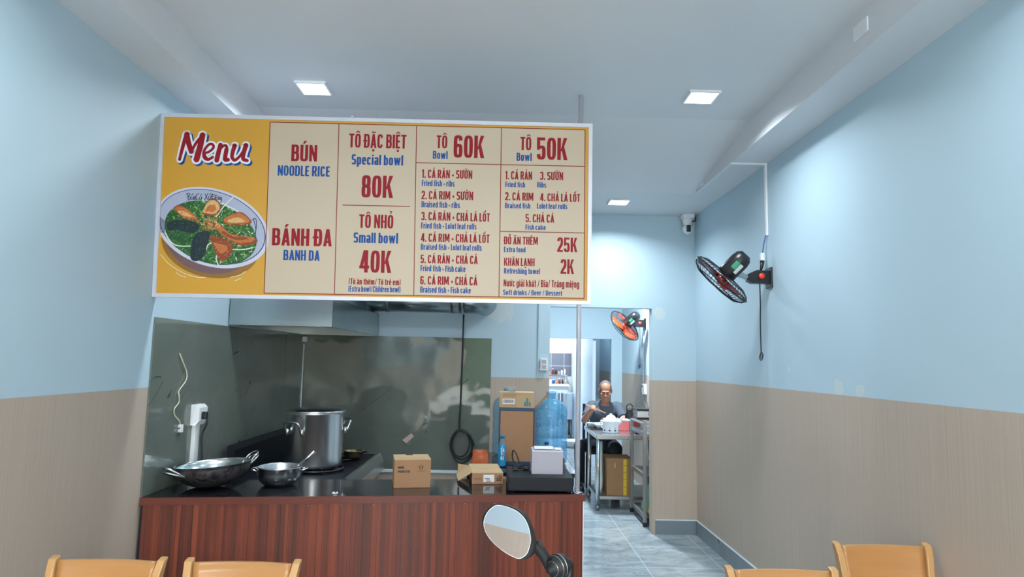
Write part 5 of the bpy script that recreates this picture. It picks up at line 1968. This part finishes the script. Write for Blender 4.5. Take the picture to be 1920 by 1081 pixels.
# far kitchen
t = thing('kitchen_counter', 'white-topped counter in the far bright kitchen', 'counter', (1.1, 14.9, 0))
b = MB()
b.box(0.4, 1.55, 14.55, 15.27, 1.06, 1.10, 0, 0.004)
b.build('worktop', M['white'], t)
b = MB()
b.box(0.42, 1.53, 14.6, 15.26, 0.0, 1.059)
b.build('cabinet', simple('pale_cabinet', rgb(206, 210, 220), 0.4), t)
t = thing('wall_shelf', 'small metal shelf of bottles on the grey tiled far wall', 'shelf', (1.2, 15.2, 1.28))
b = MB()
b.box(0.9, 1.56, 15.08, 15.288, 1.285, 1.30)
b.build('board', M['steel'], t)
for x in (0.93, 1.52):
    b = MB()
    b.box(x - 0.01, x + 0.01, 15.08, 15.10, 1.1005, 1.285)
    b.build('bracket', M['steel'], t)
rk = random.Random(9)
cols_ = [('white', 'white'), ('tan_item', 'tan'), ('darkred', 'dark red'), ('blue', 'blue'), ('label', 'pale'), ('black', 'dark'), ('orange', 'orange')]
bx = 1.02
for row, z, y in ((0, 1.3005, 15.16), (1, 1.1005, 14.95)):
    for k in range(8):
        m_, cn_ = cols_[(k * 3 + row) % 7]
        x = 1.03 + k * 0.068
        hh_ = rk.uniform(0.07, 0.15)
        t = thing('jar', '%s jar on the far kitchen %s, %s from the left' % (cn_, ('shelf', 'worktop')[row], ('first', 'second', 'third', 'fourth', 'fifth', 'sixth', 'seventh', 'eighth')[k]), 'jar', (x, y, z), ('jars on the far shelf', 'jars on the far worktop')[row])
        b = MB()
        r_ = rk.uniform(0.02, 0.03)
        b.lathe([(0, 0), (r_, 0), (r_, hh_ * 0.7), (r_ * 0.6, hh_ * 0.85)], 14, 0, Matrix.Translation((x, y, z)))
        b.build('body', M[m_], t)
        b = MB()
        b.lathe([(r_ * 0.62, hh_ * 0.85 + 0.0005), (r_ * 0.62, hh_), (0, hh_)], 14, 0, Matrix.Translation((x, y, z)))
        b.build('lid', M['white' if k % 2 else 'darkred'], t)
for k, x in enumerate((1.17, 1.46)):
    t = thing('steel_boiler', ('left of two tall steel boilers in the far kitchen', 'right of two tall steel boilers, beside the pale partition')[k], 'boiler', (x, 14.1, 0), 'steel boilers in the far kitchen')
    T = Matrix.Translation((x, 14.1, 0))
    b = MB()
    b.lathe([(0, 0.40), (0.13, 0.40), (0.135, 0.41), (0.135, 0.93), (0.14, 0.94), (0.12, 0.955), (0, 0.965)], 36, 0, T)
    b.build('tank', M['steel'], t)
    for j in range(3):
        a = 2 * PI * j / 3 + 0.5
        b = MB()
        b.tube([(x + 0.1 * math.cos(a), 14.1 + 0.1 * math.sin(a), 0), (x + 0.1 * math.cos(a), 14.1 + 0.1 * math.sin(a), 0.40)], 0.014, 0, 10)
        b.build('leg', M['steel_d'], t)
b = MB()
b.lathe([(0, 0.004), (0.10, 0), (0.13, 0.02), (0.2, 0.12), (0.215, 0.125), (0.2, 0.128), (0.12, 0.03), (0, 0.015)], 32, 0, Matrix.Translation((1.42, 12.7, 0.0005)))
tag(b.build('plastic_basin', M['white']), 'white plastic basin on the floor of the far kitchen passage', 'basin')

# ================================================================== SEATED MAN
def remesh(o, vox, sm=2):
    r = o.modifiers.new('skin_union', 'REMESH')
    r.mode = 'VOXEL'
    r.voxel_size = vox
    r.use_smooth_shade = True
    if sm:
        s_ = o.modifiers.new('relax', 'SMOOTH')
        s_.iterations = sm
        s_.factor = 0.5


man = thing('person', 'man in a charcoal t-shirt eating with chopsticks at the steel table', 'person', (1.36, 8.8, 0.455))


def limb(b, pts, rs, n=14):
    b.tube(smooth_path(pts, 5), [rs[min(int(i / 5), len(rs) - 1)] + (rs[min(int(i / 5) + 1, len(rs) - 1)] - rs[min(int(i / 5), len(rs) - 1)]) * ((i % 5) / 5) for i in range((len(pts) - 1) * 5 + 1)], 0, n)
    b.ball(pts[-1], rs[-1], 0, 10, 7)
    b.ball(pts[0], rs[0], 0, 10, 7)


HIP = Vector((1.38, 8.82, 0.56))
CHEST = Vector((1.375, 8.64, 0.96))
NECK = Vector((1.37, 8.55, 1.115))
HEAD = Vector((1.362, 8.475, 1.245))
SHR, SHL = Vector((1.205, 8.60, 1.04)), Vector((1.545, 8.60, 1.035))
ELR, ELL = Vector((1.085, 8.40, 0.872)), Vector((1.60, 8.40, 0.868))
WRR, WRL = Vector((1.135, 8.275, 1.0)), Vector((1.425, 8.275, 0.885))
KNR, KNL = Vector((1.035, 8.46, 0.55)), Vector((1.50, 8.40, 0.53))
ANR, ANL = Vector((1.06, 8.60, 0.085)), Vector((1.50, 8.52, 0.085))
b = MB()
T = Matrix.Rotation(math.radians(24), 4, 'X')
# torso
for p, r in ((HIP, (0.165, 0.12, 0.13)), (HIP.lerp(CHEST, 0.35), (0.155, 0.115, 0.14)), (HIP.lerp(CHEST, 0.7), (0.165, 0.115, 0.14)), (CHEST, (0.175, 0.115, 0.13)), (CHEST + Vector((0, -0.02, 0.06)), (0.15, 0.09, 0.09))):
    b.ball(p, r, 0, 20, 12, T)
limb(b, [CHEST + Vector((0, 0.01, 0.08)), NECK, NECK + (HEAD - NECK) * 0.45], [0.065, 0.054, 0.052])
# arms
for sh, el, wr in ((SHR, ELR, WRR), (SHL, ELL, WRL)):
    limb(b, [sh + (CHEST - sh) * 0.25, sh, sh.lerp(el, 0.5), el], [0.06, 0.056, 0.046, 0.038])
    limb(b, [el, el.lerp(wr, 0.35), wr], [0.038, 0.039, 0.027])
# legs
for s_, kn, an in ((-1, KNR, ANR), (1, KNL, ANL)):
    h0 = HIP + Vector((0.09 * s_, -0.04, -0.02))
    limb(b, [h0, h0.lerp(kn, 0.5), kn], [0.088, 0.076, 0.058])
    limb(b, [kn, kn.lerp(an, 0.35), an], [0.056, 0.052, 0.034])
    limb(b, [an, an + Vector((0, -0.06, -0.035)), an + Vector((0.0, -0.17, -0.052))], [0.034, 0.034, 0.028])
# head: cranium, jaw, features; turned slightly down and to the left of the picture
HM = Matrix.Translation(HEAD) @ Matrix.Rotation(math.radians(-7), 4, 'Z') @ Matrix.Rotation(math.radians(22), 4, 'X')


def hb(c, r, nu=14, nv=9, bb=None):
    (bb or b).tr = HM
    (bb or b).ball(c, r, 0, nu, nv)
    (bb or b).tr = None


hb((0, 0.012, 0.035), (0.078, 0.096, 0.088), 22, 14)
hb((0, -0.018, -0.03), (0.064, 0.072, 0.078), 20, 12)
hb((0, -0.044, -0.088), (0.036, 0.034, 0.026))           # chin
hb((0.042, -0.03, -0.06), (0.026, 0.04, 0.032))          # jaw sides
hb((-0.042, -0.03, -0.06), (0.026, 0.04, 0.032))
hb((0, -0.083, 0.022), (0.052, 0.014, 0.010))            # brow
hb((0.042, -0.066, -0.018), (0.022, 0.022, 0.018))       # cheekbones
hb((-0.042, -0.066, -0.018), (0.022, 0.022, 0.018))
hb((0, -0.092, -0.008), (0.010, 0.014, 0.026))           # nose bridge
hb((0, -0.102, -0.028), (0.016, 0.016, 0.012))           # nose tip
for s_ in (-1, 1):
    hb((0.013 * s_, -0.094, -0.031), (0.009, 0.010, 0.008))
    hb((0.081 * s_, 0.012, -0.005), (0.008, 0.022, 0.032))   # ears
    hb((0.078 * s_, 0.006, -0.03), (0.008, 0.012, 0.012))
hb((0, -0.082, -0.056), (0.026, 0.012, 0.007))
hb((0, -0.080, -0.067), (0.022, 0.012, 0.007))


# hands: palm, four curled fingers and a side-mounted thumb
def hand(b, wr, fwd, up, s_, curl, spread=0.0):
    f = Vector(fwd).normalized()
    u = (Vector(up) - f * Vector(up).dot(f)).normalized()
    r = f.cross(u) * s_
    for k in range(4):
        base = wr + f * 0.03 + r * (0.011 * (k - 1.5)) + u * 0
        limb(b, [wr + r * (0.007 * (k - 1.5)), wr + f * 0.045 + r * (0.016 * (k - 1.5)), wr + f * 0.085 + r * (0.0195 * (k - 1.5))], [0.015, 0.0155, 0.0125], 8)
        L = (0.078, 0.09, 0.084, 0.066)[k]
        p = wr + f * 0.088 + r * (0.0195 * (k - 1.5))
        d = f.copy()
        pts = [p]
        for j, (fr2, cu) in enumerate(((0.44, curl[k]), (0.32, curl[k] * 1.1), (0.24, curl[k] * 0.7))):
            d = (Matrix.Rotation(cu * s_ * 1.0, 3, r * s_) @ d).normalized()
            pts.append(pts[-1] + d * L * fr2)
        limb(b, pts, [0.0098, 0.0094, 0.0086, 0.0075], 8)
    th = [wr + f * 0.022 - r * 0.026, wr + f * 0.05 - r * 0.045 - u * 0.014, wr + f * 0.078 - r * 0.042 - u * 0.032, wr + f * 0.10 - r * 0.028 - u * 0.042]
    limb(b, th, [0.014, 0.0125, 0.0105, 0.0085], 8)


hand(b, WRR, (0.10, -0.55, 0.40), (-0.3, -0.5, 0.7), -1, (0.75, 0.8, 0.95, 1.0))
hand(b, WRL, (-0.75, -0.55, -0.12), (0, -0.2, -1), 1, (-0.35, -0.4, -0.45, -0.5))
body = b.build('body', M['skin'], man)
remesh(body, 0.0045, 2)
# clothing
b = MB()
for p, r in ((HIP + Vector((0, 0, -0.02)), (0.178, 0.138, 0.125)), (HIP.lerp(CHEST, 0.35), (0.175, 0.135, 0.15)), (HIP.lerp(CHEST, 0.7), (0.185, 0.135, 0.15)), (CHEST, (0.192, 0.130, 0.135)), (CHEST + Vector((0, -0.015, 0.065)), (0.165, 0.10, 0.085))):
    b.ball(p, r, 0, 22, 14, T)
b.tube([CHEST + Vector((0, -0.02, 0.09)), NECK + Vector((0, 0.01, -0.035))], [0.10, 0.070], 0, 18)
for sh, el in ((SHR, ELR), (SHL, ELL)):
    b.tube(smooth_path([sh + (CHEST - sh) * 0.35 + Vector((0, 0, 0.01)), sh, sh.lerp(el, 0.4), sh.lerp(el, 0.72)], 4), [0.072, 0.072, 0.072, 0.071, 0.070, 0.068, 0.066, 0.064, 0.062, 0.061, 0.060, 0.060, 0.060], 0, 16)
shirt = b.build('t_shirt', M['shirt'], man)
remesh(shirt, 0.006, 3)
b = MB()
for s_, kn, an in ((-1, KNR, ANR), (1, KNL, ANL)):
    h0 = HIP + Vector((0.09 * s_, -0.04, -0.02))
    limb(b, [HIP + Vector((0.05 * s_, 0.02, -0.01)), h0, h0.lerp(kn, 0.5), kn], [0.11, 0.10, 0.088, 0.07])
    limb(b, [kn, kn.lerp(an, 0.4), an.lerp(kn, 0.08)], [0.068, 0.066, 0.056])
b.ball(HIP + Vector((0, 0.01, -0.03)), (0.175, 0.13, 0.085), 0, 18, 10)
trs = b.build('trousers', M['trousers'], man)
remesh(trs, 0.007, 3)
for an in (ANR, ANL):
    b = MB()
    limb(b, [an + Vector((0, 0.03, -0.045)), an + Vector((0, -0.07, -0.048)), an + Vector((0, -0.19, -0.052))], [0.04, 0.043, 0.034])
    sh_ = b.build('shoe', M['black'], man)
# hair, eyes, mouth as children
b = MB()
b.tr = HM
vs, fs = [], []
nu, nv = 28, 14
for j in range(nv + 1):
    for i in range(nu):
        th, ph = 2 * PI * i / nu, PI * 0.62 * j / nv
        vs.append((0.0795 * math.sin(ph) * math.cos(th), 0.013 + 0.0975 * math.sin(ph) * math.sin(th), 0.0365 + 0.0892 * math.cos(ph)))
for j in range(nv):
    for i in range(nu):
        k = (i + 1) % nu
        q = [vs[j * nu + i], vs[(j + 1) * nu + i], vs[(j + 1) * nu + k], vs[j * nu + k]]
        c = [sum(p[a] for p in q) / 4 for a in range(3)]
        if c[1] > -0.045 + 0.05 * max(0, (c[2] - 0.03)) and not (abs(c[0]) < 0.055 and c[1] < -0.02):
            fs.append([j * nu + i, (j + 1) * nu + i, (j + 1) * nu + k, j * nu + k])
b._add(vs, fs, 0, True)
b.tr = None
b.build('hair', M['hair'], man)
for s_ in (-1, 1):
    b = MB()
    hb((0.031 * s_, -0.0845, 0.002), (0.013, 0.006, 0.0045), 12, 8, b)
    b.build('eye', M['ink'], man)
    b = MB()
    hb((0.031 * s_, -0.0965, 0.020), (0.018, 0.005, 0.003), 12, 8, b)
    b.build('eyebrow', M['ink'], man)
b = MB()
hb((0, -0.0905, -0.061), (0.023, 0.006, 0.0042), 12, 8, b)
b.build('mouth', M['lip'], man)
t = thing('chopsticks', 'pair of wooden chopsticks in the man\'s raised hand', 'chopsticks', tuple(WRR + Vector((0.02, -0.09, 0.05))))
for k in range(2):
    b = MB()
    c = WRR + Vector((0.005, -0.095, 0.040 + 0.010 * k))
    b.tube([c + Vector((-0.065, 0.02, 0.036 + 0.004 * k)), c + Vector((0.175, -0.03, -0.055 - 0.006 * k))], [0.0042, 0.003], 0, 8)
    b.build('stick', M['chop'], t)

# ================================================================== WOODEN CHAIRS IN FRONT
def wooden_chair(label, loc, rotz):
    t = thing('dining_chair', label, 'chair', (0, 0, 0), 'beech dining chairs')
    # local frame: front of the chair towards -y, origin on the floor under the seat centre
    for s_ in (-1, 1):
        b = MB()
        pts = []
        outl = [(0.172, 0.19, 0.0), (0.168, 0.175, 0.25), (0.168, 0.175, 0.46), (0.176, 0.20, 0.62), (0.1925, 0.235, 0.80), (0.198, 0.246, 0.85)]
        sec = []
        for k, (x, y, z) in enumerate(outl):
            wx, wy = (0.014, 0.02) if z > 0.5 else (0.016, 0.021)
            if k == len(outl) - 1:
                sec.append([(s_ * x - wx, y - wy * 0.6, z - 0.008), (s_ * x + wx, y - wy * 0.6, z - 0.008), (s_ * x + wx, y + wy, z), (s_ * x - wx, y + wy, z)])
            else:
                sec.append([(s_ * x - wx, y - wy, z), (s_ * x + wx, y - wy, z), (s_ * x + wx, y + wy, z), (s_ * x - wx, y + wy, z)])
        vs = [p for q in sec for p in q]
        fs = [[0, 1, 2, 3], [4 * (len(sec) - 1) + i for i in (3, 2, 1, 0)]]
        for k in range(len(sec) - 1):
            for i in range(4):
                j = (i + 1) % 4
                fs.append([4 * k + i, 4 * k + j, 4 * k + 4 + j, 4 * k + 4 + i])
        b._add(vs, fs, 0)
        o = b.build('rear_post', M['beech_l'], t)
        bv = o.modifiers.new('soft_edges', 'BEVEL')
        bv.width = 0.004
        bv.segments = 2
        b = MB()
        b.box(s_ * 0.17 - 0.018, s_ * 0.17 + 0.018, -0.20, -0.164, 0, 0.43, 0, 0.004)
        b.build('front_leg', M['beech_l'], t)
        b = MB()
        b.box(s_ * 0.17 - 0.010, s_ * 0.17 + 0.010, -0.163, 0.155, 0.20, 0.235, 0, 0.003)
        b.build('side_rail', M['beech_l'], t)
    b = MB()
    b.box(-0.205, 0.205, -0.225, 0.15, 0.43, 0.455, 0, 0.008)
    b.build('seat', M['beech'], t)
    # curved plywood back panel
    b = MB()
    vs, fs = [], []
    NXX, NZZ = 16, 8
    for side in (0, 1):
        for i in range(NXX + 1):
            for j in range(NZZ + 1):
                u = -1 + 2 * i / NXX
                q = j / NZZ
                z = 0.56 + (0.836 - 0.56) * q
                hw = 0.158 + 0.02 * q
                y0 = 0.188 + 0.055 * q
                vs.append((u * hw, y0 + 0.020 * (1 - u * u) - 0.004 + side * 0.011, z))
    m_ = (NXX + 1) * (NZZ + 1)
    for side in (0, 1):
        for i in range(NXX):
            for j in range(NZZ):
                a = side * m_ + i * (NZZ + 1) + j
                fs.append([a, a + NZZ + 1, a + NZZ + 2, a + 1])
    b._add(vs, fs, 0, True)
    rim = []
    for i in range(NXX):
        for j in (0, NZZ):
            a = i * (NZZ + 1) + j
            rim.append([a, a + NZZ + 1, m_ + a + NZZ + 1, m_ + a])
    for i in (0, NXX):
        for j in range(NZZ):
            a = i * (NZZ + 1) + j
            rim.append([a, a + 1, m_ + a + 1, m_ + a])
    b._add(vs, rim, 1)
    b.build('back_panel', [M['beech'], M['beech_l']], t)
    t.location = loc
    t.rotation_euler = (0, 0, rotz)
    return t


ch = wooden_chair('beech dining chair at the far left against the wallpapered wall', (-1.424, 2.315, 0), 0.0)
dup(ch, (-0.928, 2.312, 0), 0.0, 'beech dining chair in front of the counter, second from the left wall')
dup(ch, (1.080, 2.32, 0), 0.0, 'beech dining chair right of the doorway, lower of the right pair')
dup(ch, (1.676, 2.69, 0), 0.0, 'beech dining chair closest to the right wall, taller in view')

# ================================================================== MOTORBIKE (its left mirror shows in the picture)
mb_ = thing('motorbike', 'black motorbike mirror and handlebar end parked before the counter', 'motorbike', (0.42, 1.6, 0))
MC = Vector((0.032, 1.75, 1.166))
mn = Vector((-0.36, -0.91, 0.1705)).normalized()
mx = Vector((0, 0, 1)).cross(mn).normalized()
my = mn.cross(mx)
MF = Matrix((mx, my, mn)).transposed().to_4x4()
MF.translation = MC
sc = 1.75 / 1240 / 6.714
OUT = [(270, 440), (290, 340), (360, 250), (450, 212), (560, 217), (690, 250), (785, 310), (850, 400), (890, 500), (915, 590), (920, 670), (890, 740), (830, 785), (760, 795), (660, 775), (540, 730), (400, 640), (310, 530)]
GLS = [(300, 440), (330, 330), (400, 252), (460, 230), (560, 237), (680, 272), (770, 332), (830, 420), (868, 540), (868, 620), (840, 720), (765, 782), (680, 772), (560, 725), (430, 645), (335, 545)]


def mloc(p, k=1.0, z=0.0):
    x, y = (p[0] - 590) * sc, -(p[1] - 505) * sc
    return MF @ Vector((x * k / 0.93, y * k / 0.97 , z))


def dense(pl):
    out = []
    n = len(pl)
    for i in range(n):
        a, b1, c, d = [Vector(pl[(i + j - 1) % n] + (0,)) for j in range(4)]
        for j in range(3):
            q = j / 3
            v = 0.5 * ((2 * b1) + (c - a) * q + (2 * a - 5 * b1 + 4 * c - d) * q * q + (3 * b1 - a - 3 * c + d) * q ** 3)
            out.append((v.x, v.y))
    return out


OUTD, GLSD = dense(OUT), dense(GLS)
b = MB()
n = len(OUTD)
vs = []
lv = [(0.985, 0.002), (1.0, -0.003), (1.0, -0.016), (0.93, -0.030), (0.75, -0.044), (0.45, -0.052), (0.1, -0.054)]
for k, z in lv:
    vs += [mloc(p, k, z) for p in OUTD]
fs = []
for j in range(len(lv) - 1):
    for i in range(n):
        i2 = (i + 1) % n
        fs.append([j * n + i, j * n + i2, (j + 1) * n + i2, (j + 1) * n + i])
fs.append([(len(lv) - 1) * n + i for i in range(n)])
b._add(vs, fs, 0, True)
b.poly([mloc(p, 0.985, -0.002) for p in OUTD], 0)
mh = b.build('mirror_housing', M['rubber'], mb_)
b = MB()
b.poly([mloc(p, 1.0, 0.0025) for p in GLSD])
b.build('mirror_glass', M['mirror'], mh)
b = MB()
n = len(GLSD)
b._add([mloc(p, 1.0, 0.0028) for p in GLSD] + [mloc(p, 1.022, 0.0028) for p in GLSD], [[i, (i + 1) % n, n + (i + 1) % n, n + i] for i in range(n)], 0)
b.build('mirror_bezel', M['white'], mh)
GX, GY, GZ = 0.17, 1.75, 1.083      # end of the left grip
b = MB()
b.tube(smooth_path([(0.088, 1.772, 1.140), (0.104, 1.775, 1.126), (0.122, 1.775, 1.108), (0.140, 1.775, 1.080), (0.152, 1.77, 1.05), (0.20, 1.78, 1.03)]), 0.0062, 0, 10)
b.build('mirror_stalk', M['black'], mb_)
b = MB()
bt = [(0.103, 1.775, 1.127), (0.110, 1.775, 1.120), (0.118, 1.775, 1.112), (0.126, 1.775, 1.102), (0.134, 1.775, 1.090), (0.142, 1.775, 1.076)]
b.tube(smooth_path(bt, 3), [0.013 + 0.0022 * (i % 2) for i in range(16)], 0, 14)
b.box(0.112, 0.124, 1.765, 1.785, 1.118, 1.136, 0, 0.002)
b.build('rubber_boot', M['rubber'], mb_)
gax = Vector((-0.72, -0.66, -0.12)).normalized()
GM = Matrix.Translation((GX - 0.012, GY, GZ - 0.004)) @ frame_from(gax, (0, 0, 1))
b = MB()
b.lathe([(0.0, -0.034), (0.018, -0.034), (0.027, -0.026), (0.0305, -0.012), (0.0305, 0.0), (0.027, 0.002), (0.026, 0.010), (0.018, 0.012), (0.017, 0.018), (0.009, 0.019), (0.008, 0.03), (0, 0.031)], 36, 0, GM)
grip = b.build('grip_end', M['rubber'], mb_)
b = MB()
for r_, z in ((0.0312, -0.008), (0.0285, 0.002), (0.0183, 0.0125)):
    b.tube([GM @ Vector((r_ * math.cos(2 * PI * i / 36), r_ * math.sin(2 * PI * i / 36), z)) for i in range(36)], 0.0008, 0, 6, closed=True)
b.build('bar_end_ring', M['chrome'], grip)
# the rest of the bike stands below the picture
b = MB()
b.tube(smooth_path([GM @ Vector((0, 0, -0.032)), GM @ Vector((-0.01, 0, -0.05)), (0.20, 1.785, 1.03), (0.26, 1.84, 0.99), (0.34, 1.87, 0.98), (0.42, 1.88, 0.96), (0.50, 1.87, 0.98), (0.68, 1.80, 1.0)]), 0.012, 0, 12)
b.build('handlebar', M['black'], mb_)
b = MB()
b.tube([(0.57, 1.842, 0.99), (0.70, 1.79, 1.004)], 0.019, 0, 16)
b.build('grip', M['rubber'], mb_)
b = MB()
b.ball((0.42, 1.90, 0.90), (0.10, 0.09, 0.085), 0, 20, 12)
b.build('headlamp_cowl', M['darkmetal'], mb_)
b = MB()
b.tube([(0.42, 1.87, 0.95), (0.42, 1.98, 0.55)], 0.03, 0, 14)
for s_ in (-0.07, 0.07):
    b.tube([(0.42 + s_, 1.98, 0.60), (0.42 + s_, 2.08, 0.27)], 0.018, 0, 12)
b.box(0.34, 0.50, 1.95, 2.01, 0.56, 0.62, 0, 0.01)
b.build('fork', M['black'], mb_)
for (y, r_) in ((2.08, 0.27), (0.85, 0.27)):
    b = MB()
    b.tube([(0.42, y + (r_ - 0.045) * math.cos(2 * PI * i / 36), r_ + (r_ - 0.045) * math.sin(2 * PI * i / 36)) for i in range(36)], 0.045, 0, 12, closed=True)
    ty_ = b.build('tyre', M['rubber'], mb_)
    b = MB()
    b.tube([(0.36, y, r_), (0.48, y, r_)], 0.04, 0, 16)
    for k in range(5):
        a = 2 * PI * k / 5
        b.tube([(0.42, y, r_), (0.42, y + 0.19 * math.cos(a), r_ + 0.19 * math.sin(a))], 0.016, 0, 8)
    b.build('wheel_hub', M['steel_d'], ty_)
b = MB()
b.prism([(0.30, 1.93, 0.9), (0.27, 1.88, 0.5), (0.31, 1.84, 0.32), (0.53, 1.84, 0.32), (0.57, 1.88, 0.5), (0.54, 1.93, 0.9)], (0, -0.05, 0.0))
b.build('leg_shield', M['darkmetal'], mb_)
b = MB()
b.box(0.30, 0.54, 1.35, 1.85, 0.28, 0.33, 0, 0.015)
b.box(0.31, 0.53, 0.62, 1.36, 0.32, 0.68, 0, 0.06)
b.build('body', M['darkmetal'], mb_)
b = MB()
b.box(0.31, 0.53, 0.60, 1.30, 0.685, 0.77, 0, 0.035)
b.build('saddle', M['rubber'], mb_)
b = MB()
b.tube([(0.30, 1.2, 0.30), (0.20, 1.22, 0.006)], 0.012, 0, 10)
b.build('side_stand', M['black'], mb_)

for o in bpy.data.objects:
    if '_o' in o:
        del o['_o']
bpy.context.view_layer.update()
